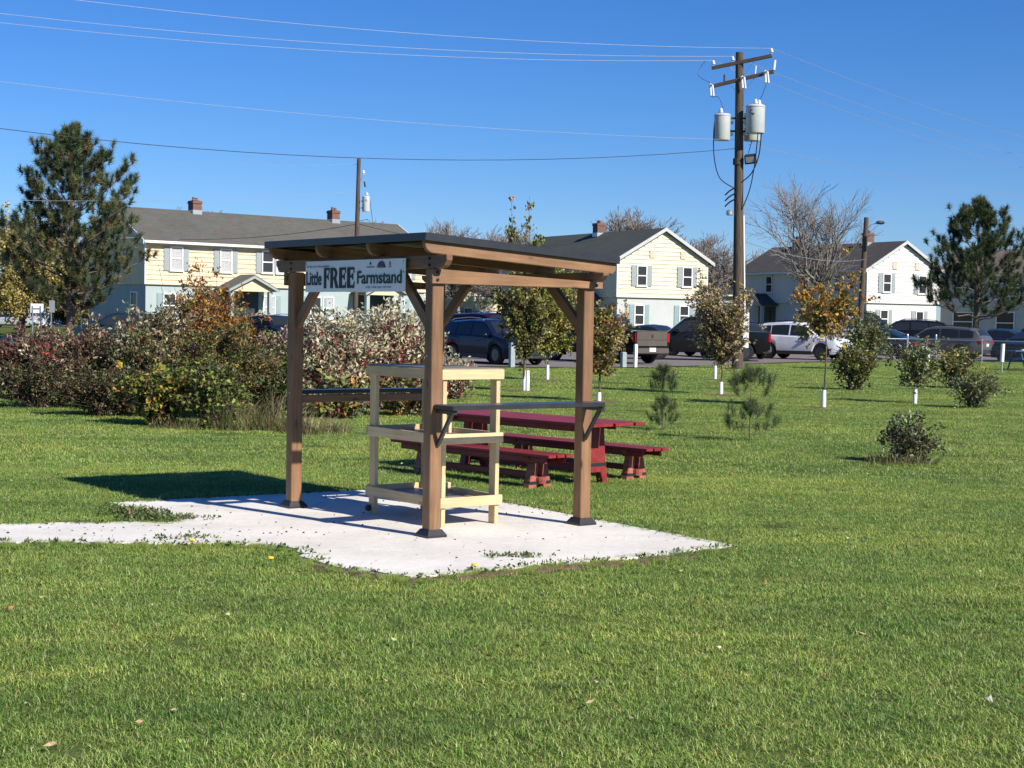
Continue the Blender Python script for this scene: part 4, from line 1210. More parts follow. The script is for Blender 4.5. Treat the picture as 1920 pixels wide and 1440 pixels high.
def insulator(parent, loc, nm='insulator', s=1.0, mat=None):
    b = MB(); b.lathe([(.02 * s, 0), (.02 * s, .06 * s), (.065 * s, .06 * s), (.07 * s, .10 * s), (.05 * s, .115 * s), (.06 * s, .14 * s), (.03 * s, .19 * s), (.02 * s, .20 * s)], 12)
    return b.build(nm, mat or M_PORC, parent, smooth=40, loc=loc)
def transformer(parent, loc, h, r, rot=0):
    b = MB(); b.lathe([(r * .96, 0), (r, .02), (r, h * .92), (r * 1.04, h * .92), (r * 1.04, h * .95), (r * .9, h)], 24)
    o = b.build('transformer', M_LGREY, parent, smooth=35, loc=loc, rot=(0, 0, rot))
    for k, a in enumerate((.3, -.3)):
        insulator(o, (r * .35 * math.cos(a * 3), r * .45 * math.sin(a * 3), h * .97), 'bushing', 1.1)
    MB().box(-r * 1.0 - .10, -r * .9, -.06, .06, h * .62, h * .74).build('bracket', M_GALV, o)
    MB().box(-r * 1.0 - .10, -r * .9, -.06, .06, h * .18, h * .30).build('bracket', M_GALV, o)
    b = MB(); b.tube([(r * .25, -r * .98, h * .80), (r * .1, -r * 1.10, h * .78), (-r * .1, -r * 1.05, h * .70), (r * .5, -r * .95, h * .66)], .012, 6); b.build('lead', M_CABLE, o)
    return o

MP = Vector((7.96, 56.5, 0))
def main_pole():
    t = thing('utility_pole', 'tall wooden utility pole with two crossarms and three grey transformers', 'utility pole', MP)
    lean = Vector((-0.19, 0, 0))
    def ax(z): return lean * (z / 11.1)
    n = 10
    pole = MB().tube([(0, 0, -.3)] + [tuple(ax(11.1 * i / n) + Vector((0, 0, 11.1 * i / n))) for i in range(1, n + 1)], [.205] + [.20 - .065 * i / n for i in range(1, n + 1)], 16)
    po = pole.build('pole', None, t, smooth=50)
    po.data.materials.append(M_POLEZ)
    arms = []
    for (z, half, off) in ((10.75, 1.08, -.13), (10.15, 1.15, -.13)):
        c = ax(z) + Vector((0.06, off, z))
        d = Vector((.93, -.36, .16)).normalized()
        if z < 10.5: d = Vector((.93, -.36, .20)).normalized()
        arms.append((c, d, half))
        beam('crossarm', c - d * half, c + d * half, .095, .12, M_POLE, t)
        for sg in (-1, 1):
            beam('arm_brace', c + d * (sg * .48) - Vector((0, 0, .04)), c + Vector((0, .06, -.55)), .03, .012, M_GALV, t)
    c, d, half = arms[0]
    ins = []
    for q in (-.95, -.30, .98):
        p = c + d * (half * q) + Vector((0, 0, .06)); insulator(t, p); ins.append(MP + p + Vector((0, 0, .2)))
    c, d, half = arms[1]
    for q in (-1.0, .0, .72):
        p = c + d * (half * q) + Vector((0, -.10, -.05))
        # fuse cutout: bracket arms and a slanted barrel
        b = MB(); b.tube([p + Vector((0, 0, .12)), p + Vector((.05, -.22, .06)), p + Vector((.09, -.24, -.30)), p + Vector((.03, -.02, -.28))], .035, 8)
        b.tube([p + Vector((-.02, -.05, .14)), p + Vector((.02, -.04, -.30))], .045, 8); b.build('fuse_cutout', M_PORC, t, smooth=40)
    p = c + d * half + Vector((0, 0, .05))
    MB().tube([p, p + Vector((.03, 0, .34))], .05, 8).build('arrester', M_PORC, t)
    p2 = c + d * (half * .42) + Vector((0, 0, .05)); MB().tube([p2, p2 + Vector((.02, 0, .30))], .03, 8).build('arrester', M_PORC, t)
    p3 = c - d * (half * .55) + Vector((0, 0, .05)); MB().tube([p3, p3 + Vector((0, 0, .26))], .03, 8).build('arrester', M_TRIM, t)
    zt = 8.12
    a = ax(8.5)
    transformer(t, a + Vector((-.60, -.05, zt - .10)), .92, .285, PI)
    transformer(t, a + Vector((.50, -.42, zt + .12)), .98, .33, -.7)
    transformer(t, a + Vector((.52, .42, zt - .05)), .92, .29, .6)
    for z in (8.35, 8.80): MB().box(-.32, .40, -.05, .05, -.03, .03).build('transformer_bracket', M_TRIM, t, loc=a + Vector((0, -.02, z)))
    # flood light
    fl = MB(); fl.box(.0, .40, -.14, .14, -.16, .16); o = fl.build('floodlight', M_TRIM, t, loc=a + Vector((.20, -.16, 7.35)), rot=(.25, -.1, -.25), bevel=.02)
    MB().box(.05, .35, -.15, -.141, -.10, .10).build('floodlight_lens', M_GALV, o)
    MB().lathe([(.19, 0), (.19, .22)], 16, tuple(a + Vector((0, 0, 7.18)))).build('clamp', M_POLE, t)
    # cables
    def cab(pts, r=.014, m=M_CABLE):
        P = [Vector(p) for p in pts]; Q = []
        for i in range(len(P) - 1):
            p0 = P[max(i - 1, 0)]; p1 = P[i]; p2 = P[i + 1]; p3 = P[min(i + 2, len(P) - 1)]
            for k in range(5):
                u = k / 5
                Q.append(0.5 * ((2 * p1) + (p2 - p0) * u + (2 * p0 - 5 * p1 + 4 * p2 - p3) * u * u + (3 * p1 - p0 - 3 * p2 + p3) * u ** 3))
        Q.append(P[-1]); MB().tube(Q, r, 6).build('cable', m, t, smooth=60)
    b0 = a
    cab([b0 + Vector((-.86, -.06, 8.75)), b0 + Vector((-.90, -.10, 8.2)), b0 + Vector((-.86, -.1, 7.4)), b0 + Vector((-.65, -.1, 6.7)), b0 + Vector((-.15, -.15, 6.35))], .02)
    cab([b0 + Vector((.72, -.45, 8.3)), b0 + Vector((.66, -.4, 7.5)), b0 + Vector((.45, -.3, 6.9)), b0 + Vector((.16, -.18, 6.6))], .022)
    cab([b0 + Vector((.60, -.5, 8.3)), b0 + Vector((.52, -.4, 7.2)), b0 + Vector((.38, -.3, 6.3)), b0 + Vector((.14, -.16, 5.6))], .02)
    cab([b0 + Vector((.42, -.3, 8.0)), b0 + Vector((.30, -.3, 7.55))], .014)
    cab([arms[1][0] - arms[1][1] * 1.1 + Vector((0, -.2, -.4)), b0 + Vector((-.75, -.1, 9.5)), b0 + Vector((-.55, -.05, 9.05))], .010)
    cab([arms[1][0] + arms[1][1] * .8 + Vector((.05, -.2, -.4)), b0 + Vector((.70, -.3, 9.5)), b0 + Vector((.45, -.4, 9.25))], .010)
    cab([arms[0][0] - arms[0][1] * 1.0 + Vector((-.3, 0, .25)), b0 + Vector((-1.5, -.1, 10.3)), arms[1][0] - arms[1][1] * 1.15 + Vector((0, -.2, .1))], .010)
    for z in (6.05, 5.85, 6.25): cab([b0 + Vector((-.45, -.1, z - .15)), b0 + Vector((-.3, -.12, z)), b0 + Vector((-.1, -.18, z + .12))], .03)
    b = MB(); b.lathe([(.10, 0), (.12, .02), (.12, .14), (.05, .2)], 12, tuple(b0 + Vector((-.28, -.1, 5.4)))); b.build('meter_coil', M_GALV, t, smooth=40)
    MB().tube([ax(5.4) + Vector((.165, -.09, 5.4)), Vector((.20, -.10, 1.6))], .032, 8).build('white_conduit', M_WHITE, t, smooth=50)
    MB().box(.12, .32, -.30, -.20, .75, 2.0).build('white_marker_panel', M_GUARD, t, bevel=.01)
    return ins
m_, nt_, b_ = new_mat('pole_wood_vertical')
v_ = coords(nt_, (14, 14, 0.9)); f_ = noise(nt_, v_, 2.0, 6, .6)
nt_.links.new(ramp(nt_, f_, [(0.3, (0.038, 0.028, 0.021)), (0.7, (0.13, 0.095, 0.068))]), b_.inputs['Base Color']); b_.inputs['Roughness'].default_value = .9
bump(nt_, b_, f_, .5, .01)
M_POLEZ = m_
INS = main_pole()

NEARP = Vector((-30.0, 40.0, 0))       # next poles of the line, outside the picture
FARP = Vector((34.0, 92.0, 0))
zs_l = (11.05, 10.95, 11.45)
for i, (p, nm) in enumerate(zip(INS, ('lowest', 'middle', 'uppermost'))):
    off = Vector((0.4 * (i - 1), -0.9 * (i - 1), 0))
    wire('power_line', '%s bare power line from the left edge to the tall pole crossarm' % nm, p, NEARP + off + Vector((0, 0, (11.15, 11.2, 11.9)[i])), (1.0, .95, 1.0)[i], .0065, group='power lines overhead')
    wire('power_line', '%s bare power line from the tall pole crossarm to the right edge' % nm, p, FARP + off * .8 + Vector((0, 0, (9.9, 10.4, 11.3)[i])), .45, .008, group='power lines overhead')
wire('power_line', 'pale wire below the top power lines, running left from the tall pole', MP + Vector((-.2, 0, 8.05)), NEARP + Vector((0, 0, 9.55)), .75, .0055, group='power lines overhead')
wire('power_line', 'dark twisted cable sagging left from the tall pole below the pale wire', MP + Vector((-.2, 0, 7.75)), NEARP + Vector((0, 0, 9.1)), 1.75, .011, M_CABLE, group='power lines overhead')
wire('power_line', 'thin cable running right from the tall pole towards the pine', MP + Vector((.2, 0, 7.9)), FARP + Vector((6, 0, 8.5)), .6, .008, M_WIRE, group='power lines overhead')

def second_pole():
    B = Vector((-8.3, 85, .2))
    t = thing('utility_pole', 'thinner utility pole with one white transformer in front of the yellow house roof', 'utility pole', B)
    o = MB().tube([(-.1, 0, -.3), (-.06, 0, 5), (0, 0, 9.75)], [.15, .13, .10], 14).build('pole', M_POLEZ, t, smooth=50)
    transformer(t, Vector((.42, -.1, 6.95)), .82, .20, 0)
    insulator(t, Vector((.25, 0, 8.9)), s=1.2)
    MB().tube([(.0, 0, 8.3), (.25, 0, 8.9)], .03, 6).build('insulator_arm', M_GALV, t)
    MB().tube([(.30, 0, 8.55), (.36, 0, 8.25)], .05, 6).build('fuse_cutout', M_TRIM, t)
    MB().tube([(.60, -.1, 7.7), (.72, -.1, 6.9), (.80, -.1, 6.3), (.5, -.1, 6.55), (.05, 0, 6.45)], .015, 6).build('cable', M_CABLE, t)
    MB().tube([(-.3, 0, 9.45), (0, 0, 9.45)], .02, 6).build('insulator_arm', M_GALV, t)
    wire('service_cable', 'dark cable from the thin pole to the yellow house eave', B + Vector((-.05, 0, 6.3)), (-19.2, 92.0, 5.85), .25, .014, M_CABLE, cat='cable')
    wire('service_cable', 'dark cable from the thin pole to behind the pergola roof', B + Vector((.05, 0, 6.3)), (6.3, 108, 7.2), .9, .016, M_CABLE, cat='cable')
    wire('service_cable', 'thin wire leaving the thin pole top to the left', B + Vector((-.3, 0, 9.45)), (-40, 75, 10.5), .8, .006, cat='cable')
second_pole()
def third_pole():
    B = Vector((19.7, 90, .3))
    t = thing('street_lamp_pole', 'wooden pole with a street lamp arm in front of the white house', 'lamp post', B)
    MB().tube([(-.25, 0, -.3), (0, 0, 7.35)], [.18, .13], 14).build('pole', M_POLEZ, t, smooth=50)
    MB().tube([(.05, 0, 6.7), (.25, -.1, 6.95), (.55, -.15, 7.03)], .025, 8).build('lamp_arm', M_GALV, t)
    MB().lathe([(.02, -.28), (.09, -.2), (.11, 0), (.08, .2), (.02, .26)], 12, (0, 0, 0), 'y').build('lamp_head', M_TRIM, t, smooth=40, loc=(.75, -.2, 7.06), rot=(0, 0, -1.3))
    MB().tube([(.0, -.16, 6.3), (.0, -.18, 5.5)], .06, 8).build('cable_box', M_TRIM, t)
    wire('service_cable', 'cable from the lamp pole to the tall utility pole', B + Vector((0, 0, 5.0)), MP + Vector((0, 0, 4.55)), .35, .012, M_WIRE, cat='cable')
    wire('service_cable', 'cable from the lamp pole to the gable of the white house', B + Vector((0, 0, 4.9)), (27.8, 117.2, 5.6), .3, .012, M_CABLE, cat='cable')
third_pole()
wire('phone_line', 'pale phone line crossing in front of the right pine', (29.0, 108, 5.55), (38.5, 95, 5.6), .15, .018, M_WIRE, cat='wire')
wire('phone_line', 'pale phone line crossing in front of the left pine', (-27.5, 74, 4.95), (-21.4, 92.8, 6.0), .2, .02, M_WIRE, cat='wire')
wire('phone_line', 'upper pale wire crossing in front of the left pine', (-27.0, 72, 6.6), (-8.5, 85, 8.2), .3, .007, M_WIRE, cat='wire')

# ------------------------------------------------------------------ bollards, signs, fence
def bollard(x, y, h, mat, label, lean=0.0):
    q = .055 if mat is M_GUARD else .085
    b = MB(); b.box(-q, q, -q, q, -.2, h); b.frustum((-q, q, -q, q), (-q * .6, q * .6, -q * .6, q * .6), h, h + .03)
    o = b.build('bollard', mat, loc=(x, y, 0), rot=(0, lean, .5), bevel=.008)
    tag(o, label, 'bollard', 'bollards at the edge of the parking lot')
M_BOLG = plain('grey_bollard_paint', (0.30, 0.36, 0.37), .7, .15, 6)
bollard(4.30, 56.0, .80, M_GUARD, 'tall white bollard in front of the taupe tailgate', .015)
bollard(3.88, 55.9, .52, M_BOLG, 'short grey bollard left of the white bollard')
bollard(-.02, 54.1, .80, M_BOLG, 'grey bollard at the nose of the navy suv')
bollard(18.7, 72.0, .78, M_GUARD, 'white bollard behind the fence gate', .01)

def fence():
    t = thing('chain_link_fence', 'galvanised chain link fence with a gate at the right of the lawn', 'fence', (0, 0, 0))
    pts = [(15.0, 72.6), (16.6, 73.6), (18.15, 73.6), (19.3, 73.0), (20.85, 71.1), (22.5, 69.8), (24.2, 68.5), (26.0, 67.1), (27.8, 65.7), (29.6, 64.3)]
    hh = 1.02
    for i, (x, y) in enumerate(pts):
        r = .045 if i in (2, 3) else .030
        h = 1.2 if i in (2, 3) else hh
        b = MB(); b.tube([(x, y, -.2), (x, y, h)], r, 10); b.lathe([(r * 1.1, h - .02), (r * .6, h + .05)], 10, (x, y, 0)); b.build('fence_post', M_GALV, t, smooth=40)
    for i in range(len(pts) - 1):
        a, b_ = Vector((*pts[i], 0)), Vector((*pts[i + 1], 0))
        gate = (i == 2)
        MB().tube([a + Vector((0, 0, hh)), b_ + Vector((0, 0, hh))], .024, 8).build('top_rail', M_GALV, t, smooth=40)
        if gate: MB().tube([a + Vector((0, 0, .45)), b_ + Vector((0, 0, .45))], .024, 8).build('gate_rail', M_GALV, t, smooth=40)
        # woven mesh of thin wire
        L = (b_ - a).length; d = (b_ - a) / L; st = .10
        P0, P1 = [], []
        k = -hh
        while k < L:
            for sg in (1, -1):
                s0, s1 = (k, k + hh)
                z0, z1 = (.03, hh) if sg > 0 else (hh, .03)
                lo, hi = max(0, s0), min(L, s1)
                if hi > lo:
                    za = z0 + (z1 - z0) * (lo - s0) / (s1 - s0); zb = z0 + (z1 - z0) * (hi - s0) / (s1 - s0)
                    P0.append(a + d * lo + Vector((0, 0, za))); P1.append(a + d * hi + Vector((0, 0, zb)))
            k += st
        V, F = seg_tubes([tuple(p) for p in P0], [tuple(p) for p in P1], [.0017] * len(P0), [.0017] * len(P0), 3)
        o = link('chain_link_mesh', np_mesh('chain_link_mesh', V, F, M_GALV), t); o['kind'] = 'stuff'
fence()

mp_ = thing('marker_post', 'thin post with a white upper sleeve left of the blue picnic table', 'post', (17.5, 57.2, 0))
MB().tube([(0, 0, -.2), (0, 0, .5)], .03, 8).build('post', M_GALV, mp_, smooth=40)
MB().tube([(0, 0, .4), (.02, 0, 1.05)], .07, 10).build('sleeve', M_GUARD, mp_, smooth=40)

def blue_table():
    t = thing('blue_picnic_table', 'blue metal picnic table in front of the chain link fence', 'picnic table', (19.95, 61.6, 0), .25)
    for y in (-.3, -.1, .1, .3): MB().box(-.9, .9, y - .085, y + .085, .72, .76).build('plank', M_BLUE, t)
    for y in (-.72, .72): MB().box(-.9, .9, y - .13, y + .13, .42, .455).build('seat', M_BLUE, t)
    for x in (-.6, .6):
        for sg in (-1, 1):
            MB().tube([(x, sg * .25, .72), (x, sg * .62, .02)], .03, 8).build('leg', M_BLUE, t)
        MB().tube([(x, -.80, .40), (x, .80, .40)], .025, 8).build('cross_bar', M_BLUE, t)
blue_table()

def small_signs():
    t = thing('white_sign_board', 'blank white sign back on two posts by the left pine', 'sign', (-22.6, 76.0, 0))
    t.scale = (.9, .9, .93)
    MB().box(-.34, .34, -.02, 0, 1.62, 2.10).build('panel', M_SIGNW, t, bevel=.02)
    for x in (-.21, .21): MB().box(x - .025, x + .025, -.07, -.022, -.2, 2.0).build('post', M_GALV, t)
    MB().box(-.21, .21, -.06, -.022, 1.84, 1.88).build('brace', M_GALV, t)
    t = thing('narrow_sign', 'narrow grey sign seen edge on beside the white sign board', 'sign', (-21.75, 75.5, 0), 1.25)
    MB().box(-.22, .22, -.01, .01, 1.55, 2.12).build('panel', M_GALV, t)
    MB().box(-.025, .025, .012, .05, -.2, 2.1).build('post', M_GALV, t)
    t = thing('stop_sign', 'red octagonal stop sign at the edge of the yellow house gable', 'sign', (-26.2, 99.5, .3), 0)
    oc = [(.38 * math.cos(R(22.5 + 45 * k)), 2.0 + .38 * math.sin(R(22.5 + 45 * k))) for k in range(8)]
    o2 = [(.35 * math.cos(R(22.5 + 45 * k)), 2.0 + .35 * math.sin(R(22.5 + 45 * k))) for k in range(8)]
    MB().extrude(oc, -.012, 0, 'y').build('border', M_SIGNW, t); MB().extrude(o2, -.017, -.0125, 'y').build('panel', M_STOP, t)
    w = fit_text('lettering', 'STOP', -.25, .25, 1.89, 2.11, M_SIGNW, t, .02); w.location = (0, -.0185, 0)
    MB().box(-.03, .03, .002, .05, -.5, 2.3).build('post', M_GALV, t)
    o = MB().tube([(-23.2, 86, -.2), (-23.2, 86, 3.6)], .035, 8).build('green_post', M_GPOST, smooth=40); tag(o, 'slim dark green post between the left pine and the stop sign', 'post')
    t = thing('mailbox', 'small black mailbox on a post below the stop sign', 'mailbox', (-22.1, 83.0, 0))
    MB().extrude([(-.22, 1.25), (.22, 1.25), (.22, 1.42), (.12, 1.5), (-.12, 1.5), (-.22, 1.42)], -.25, .25, 'y').build('box', M_BLACK, t)
    MB().box(-.05, .05, -.05, .05, -.2, 1.248).build('post', M_GUARD, t)
small_signs()
# ------------------------------------------------------------------ vegetation
def leaf_arrays(P, D, size, col, g, aspect=0.5, fold=0.25, droop=0.0):
    """folded four-point leaves: P base points, D directions"""
    n = len(P)
    D = D / np.maximum(1e-6, np.linalg.norm(D, axis=1, keepdims=True))
    r = g.normal(size=(n, 3)); S = np.cross(D, r); S /= np.maximum(1e-6, np.linalg.norm(S, axis=1, keepdims=True))
    Nn = np.cross(S, D)
    s = size[:, None]
    mid = P + D * s * 0.48
    up = Nn * s * fold * aspect
    tip = P + D * s - Nn * s * droop
    V = np.stack([P, mid + S * s * aspect * 0.5 + up, tip, mid - S * s * aspect * 0.5 + up], 1).reshape(-1, 3)
    b = (np.arange(n) * 4)[:, None]
    F = np.concatenate([b + np.array([[0, 1, 2]]), b + np.array([[0, 2, 3]])])
    return V, F, np.repeat(col, 4, 0)

def pick(g, pal, n):
    cols = np.array([c for c, _ in pal], float); w = np.array([q for _, q in pal], float); w /= w.sum()
    return cols[g.choice(len(cols), n, p=w)]

def bush(name, label, x, y, h, rx, ry, n_stem, leaves, size, pal, seed, z0=0.1, cat='shrub', group=None, upright=0.55, lowpal=None, stem_mat=None, aspect=0.45, cluster=9, top=0.9, spread=0.16, shoots=0):
    g = np.random.default_rng(seed)
    t = thing(name, label, cat, (x, y, float(H(x, y))), 0, group)
    P0, P1, R0, R1 = [], [], [], []
    anchors = []; adir = []
    for i in range(n_stem):
        a = g.uniform(0, 2 * PI); rr = math.sqrt(g.random())
        ex, ey = math.cos(a) * rr * rx, math.sin(a) * rr * ry
        hh = h * (1 - 0.42 * rr ** 2) * g.uniform(0.72, 1.0)
        if i < shoots: hh = h * g.uniform(1.1, 1.4)
        b = np.array([ex * .25, ey * .25, -.02]); e = np.array([ex, ey, hh])
        prev = b
        for k in range(1, 7):
            q = k / 6
            p = b + (e - b) * np.array([q ** 1.5, q ** 1.5, q ** upright if upright < 1 else q]) + g.normal(0, .02, 3) * q
            P0.append(prev); P1.append(p); R0.append(.010 * (1.05 - (k - 1) / 6) + .002); R1.append(.010 * (1.05 - k / 6) + .002)
            if q > z0:
                for _ in range(2):
                    u = g.random(); an = prev + (p - prev) * u
                    anchors.append(an); d = (p - prev); d = d / np.linalg.norm(d); adir.append(d)
                    # side twig
                    if g.random() < .6 and i >= shoots:
                        tw = an + (g.normal(size=3) * np.array([1, 1, .6]) + d * .5) * spread
                        if tw[2] > 0.03:
                            P0.append(an); P1.append(tw); R0.append(.004); R1.append(.002); anchors.append(tw); adir.append((tw - an) / np.linalg.norm(tw - an))
            prev = p
    A = np.array(anchors); AD = np.array(adir)
    nc = max(1, leaves // cluster)
    ci = g.choice(len(A), nc)
    cc = pick(g, pal, nc)
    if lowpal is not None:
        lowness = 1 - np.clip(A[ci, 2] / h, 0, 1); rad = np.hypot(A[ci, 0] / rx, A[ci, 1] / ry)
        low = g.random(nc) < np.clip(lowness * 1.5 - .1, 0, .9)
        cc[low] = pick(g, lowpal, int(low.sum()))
    idx = np.repeat(np.arange(nc), cluster); n = len(idx)
    P = A[ci][idx] + g.normal(0, .045 * (size / .07), (n, 3))
    D = AD[ci][idx] * .7 + g.normal(0, .75, (n, 3)) + np.array([0, 0, .15])
    c = cc[idx] * g.uniform(.72, 1.28, (n, 1))
    own = g.random(n) < .3; c[own] = pick(g, pal, int(own.sum())) * g.uniform(.8, 1.2, (int(own.sum()), 1))
    P[:, 2] = np.maximum(P[:, 2], .02)
    s = size * g.uniform(.6, 1.25, n)
    V, F, cv = leaf_arrays(P, D, s, np.clip(c, 0, 1), g, aspect, .3, .15)
    link('leaves', np_mesh('leaves', V, F, M_LEAF, cv), t)
    V, F = seg_tubes(P0, P1, R0, R1, 4)
    link('stems', np_mesh('stems', V, F, stem_mat or M_TWIG), t)
    return t

TAN = (0.36, 0.27, 0.17); CREAM = (0.60, 0.53, 0.34); CREAM2 = (0.66, 0.62, 0.46); OLIVE = (0.13, 0.14, 0.045); MAROON = (0.17, 0.028, 0.04); RUST = (0.33, 0.12, 0.03)
ORANGE = (0.46, 0.22, 0.045); GOLD = (0.50, 0.35, 0.06); YGREEN = (0.26, 0.29, 0.06); GREEN = (0.085, 0.14, 0.04); DGREEN = (0.035, 0.06, 0.02); BROWN = (0.12, 0.07, 0.04)
PINK = (0.52, 0.26, 0.22); RED = (0.42, 0.04, 0.04); PLUM = (0.14, 0.082, 0.068); SAGE = (0.27, 0.30, 0.18)

GS = 'shrubs of the autumn border left of the pergola'
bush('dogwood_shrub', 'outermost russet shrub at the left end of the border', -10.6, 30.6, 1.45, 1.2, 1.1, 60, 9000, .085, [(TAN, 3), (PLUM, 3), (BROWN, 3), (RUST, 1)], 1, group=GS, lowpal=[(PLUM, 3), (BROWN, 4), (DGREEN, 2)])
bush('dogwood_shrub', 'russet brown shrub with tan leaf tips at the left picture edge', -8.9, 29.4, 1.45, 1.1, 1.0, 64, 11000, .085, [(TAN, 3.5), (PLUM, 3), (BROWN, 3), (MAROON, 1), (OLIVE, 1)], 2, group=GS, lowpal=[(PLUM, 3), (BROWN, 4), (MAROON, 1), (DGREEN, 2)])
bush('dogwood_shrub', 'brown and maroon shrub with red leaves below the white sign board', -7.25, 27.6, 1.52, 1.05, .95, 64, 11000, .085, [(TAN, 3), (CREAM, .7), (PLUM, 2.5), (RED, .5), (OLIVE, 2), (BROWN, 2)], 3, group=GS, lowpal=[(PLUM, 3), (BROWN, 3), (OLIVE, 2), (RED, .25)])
bush('low_shrub', 'low dark green and brown shrub at the front of the border', -6.35, 25.2, .85, .95, .7, 44, 7500, .065, [(OLIVE, 3), (DGREEN, 3), (BROWN, 3), (TAN, 1)], 4, group=GS)
bush('low_shrub', 'low dark shrub at the front left of the border', -7.9, 27.0, .8, .9, .7, 40, 6000, .065, [(OLIVE, 3), (DGREEN, 3), (PLUM, 3), (TAN, 1)], 44, group=GS)
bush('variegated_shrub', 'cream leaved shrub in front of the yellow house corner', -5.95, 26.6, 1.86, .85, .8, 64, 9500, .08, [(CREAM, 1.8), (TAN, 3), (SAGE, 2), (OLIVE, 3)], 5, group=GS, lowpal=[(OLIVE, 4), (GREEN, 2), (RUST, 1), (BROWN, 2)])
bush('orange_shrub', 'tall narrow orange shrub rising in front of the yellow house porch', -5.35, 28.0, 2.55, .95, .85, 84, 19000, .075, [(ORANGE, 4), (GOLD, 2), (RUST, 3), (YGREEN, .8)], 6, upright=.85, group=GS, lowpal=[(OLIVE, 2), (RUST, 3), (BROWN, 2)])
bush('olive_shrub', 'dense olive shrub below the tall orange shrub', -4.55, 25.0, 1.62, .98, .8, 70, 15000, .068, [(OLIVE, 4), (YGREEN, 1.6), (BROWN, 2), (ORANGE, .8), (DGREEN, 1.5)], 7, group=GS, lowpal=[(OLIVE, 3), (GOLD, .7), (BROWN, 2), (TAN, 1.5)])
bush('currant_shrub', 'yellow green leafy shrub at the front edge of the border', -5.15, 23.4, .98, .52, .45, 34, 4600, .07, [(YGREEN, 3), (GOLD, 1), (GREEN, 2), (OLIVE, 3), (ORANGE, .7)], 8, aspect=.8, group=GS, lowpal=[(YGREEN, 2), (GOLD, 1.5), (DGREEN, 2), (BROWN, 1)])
bush('currant_shrub', 'green leafy shrub with brown stalks right of the yellow green one', -4.25, 23.0, .95, .5, .42, 34, 4200, .065, [(GREEN, 4), (OLIVE, 3), (YGREEN, 2), (BROWN, 1)], 9, aspect=.8, group=GS)
bush('dark_green_shrub', 'dark green shrub left of the left pergola post', -3.95, 26.0, 1.32, .62, .6, 50, 7500, .06, [(DGREEN, 4), (GREEN, 3), (OLIVE, 2)], 10, group=GS)
bush('pink_leaf_shrub', 'pink and cream leaved shrub just left of the left pergola post', -4.15, 28.9, 1.42, .5, .5, 34, 4200, .085, [(PINK, 3), (CREAM, 2), (SAGE, 1), (MAROON, 1)], 11, group=GS)
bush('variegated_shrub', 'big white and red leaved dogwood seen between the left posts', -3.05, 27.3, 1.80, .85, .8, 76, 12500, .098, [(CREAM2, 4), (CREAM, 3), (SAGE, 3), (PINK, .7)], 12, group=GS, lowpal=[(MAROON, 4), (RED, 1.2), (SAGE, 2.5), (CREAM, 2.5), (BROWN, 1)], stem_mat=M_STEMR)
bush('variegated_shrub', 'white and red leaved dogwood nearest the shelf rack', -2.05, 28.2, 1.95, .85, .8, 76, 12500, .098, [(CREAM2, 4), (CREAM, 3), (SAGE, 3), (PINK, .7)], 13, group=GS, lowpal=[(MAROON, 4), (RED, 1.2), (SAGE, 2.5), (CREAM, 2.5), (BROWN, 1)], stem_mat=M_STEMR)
bush('low_shrub', 'low green and orange shrub under the left dogwood', -2.75, 25.7, .68, .65, .4, 30, 3600, .09, [(YGREEN, 2), (SAGE, 2), (ORANGE, 1), (MAROON, 1.5), (CREAM, 1)], 14, aspect=.6, group=GS)
bush('low_shrub', 'low green and red shrub under the dogwood by the shelf rack', -1.75, 26.6, .72, .6, .4, 30, 3600, .09, [(YGREEN, 2), (SAGE, 2), (ORANGE, 1), (MAROON, 2), (CREAM, 1)], 15, aspect=.6, group=GS)
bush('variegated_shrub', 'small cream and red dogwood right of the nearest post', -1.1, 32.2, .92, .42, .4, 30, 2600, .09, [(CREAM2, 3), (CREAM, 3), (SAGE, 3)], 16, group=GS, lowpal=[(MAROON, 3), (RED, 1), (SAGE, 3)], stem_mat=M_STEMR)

def dry_tuft(label, x, y, h, r, n, seed, name='dry_grass_tuft'):
    g = np.random.default_rng(seed)
    a = g.uniform(0, 2 * PI, n); rr = np.sqrt(g.random(n)) * r
    bx, by = np.cos(a) * rr, np.sin(a) * rr
    hh = h * g.uniform(.4, 1.1, n) * (1 - .4 * (rr / r) ** 2); la = a + g.normal(0, .9, n); ln = hh * g.uniform(.2, 1.4, n)
    w = .006
    sx, sy = -np.sin(la + .7) * w, np.cos(la + .7) * w
    def row(q, k): return np.stack([bx + np.cos(la) * ln * q ** 1.8 + sx * k, by + np.sin(la) * ln * q ** 1.8 + sy * k, hh * q], 1)
    V = np.stack([row(0, -1), row(0, 1), row(.6, .7), row(.6, -.7), row(1, 0)], 1).reshape(-1, 3); b = (np.arange(n) * 5)[:, None]
    F = np.concatenate([b + np.array([[0, 1, 2]]), b + np.array([[0, 2, 3]]), b + np.array([[3, 2, 4]])])
    c = pick(g, [((.26, .20, .11), 3), ((.17, .13, .08), 3), ((.15, .18, .06), 4), ((.36, .30, .16), 1)], n) * g.uniform(.7, 1.2, (n, 1))
    o = link(name, np_mesh(name, V, F, M_LEAF, np.repeat(c, 5, 0)), None, (x, y, 0))
    tag(o, label, 'grass', 'dry grass along the border')
dry_tuft('tall dry grass tuft left of the left pergola post', -3.35, 22.9, .62, .4, 260, 21)
dry_tuft('short dry weeds in front of the left pergola post', -2.75, 22.3, .30, .5, 420, 22)
dry_tuft('dry stalks under the olive shrub', -3.9, 22.7, .6, .4, 220, 23)
dry_tuft('short dry weeds below the yellow green shrub', -4.7, 22.8, .24, .45, 260, 24)

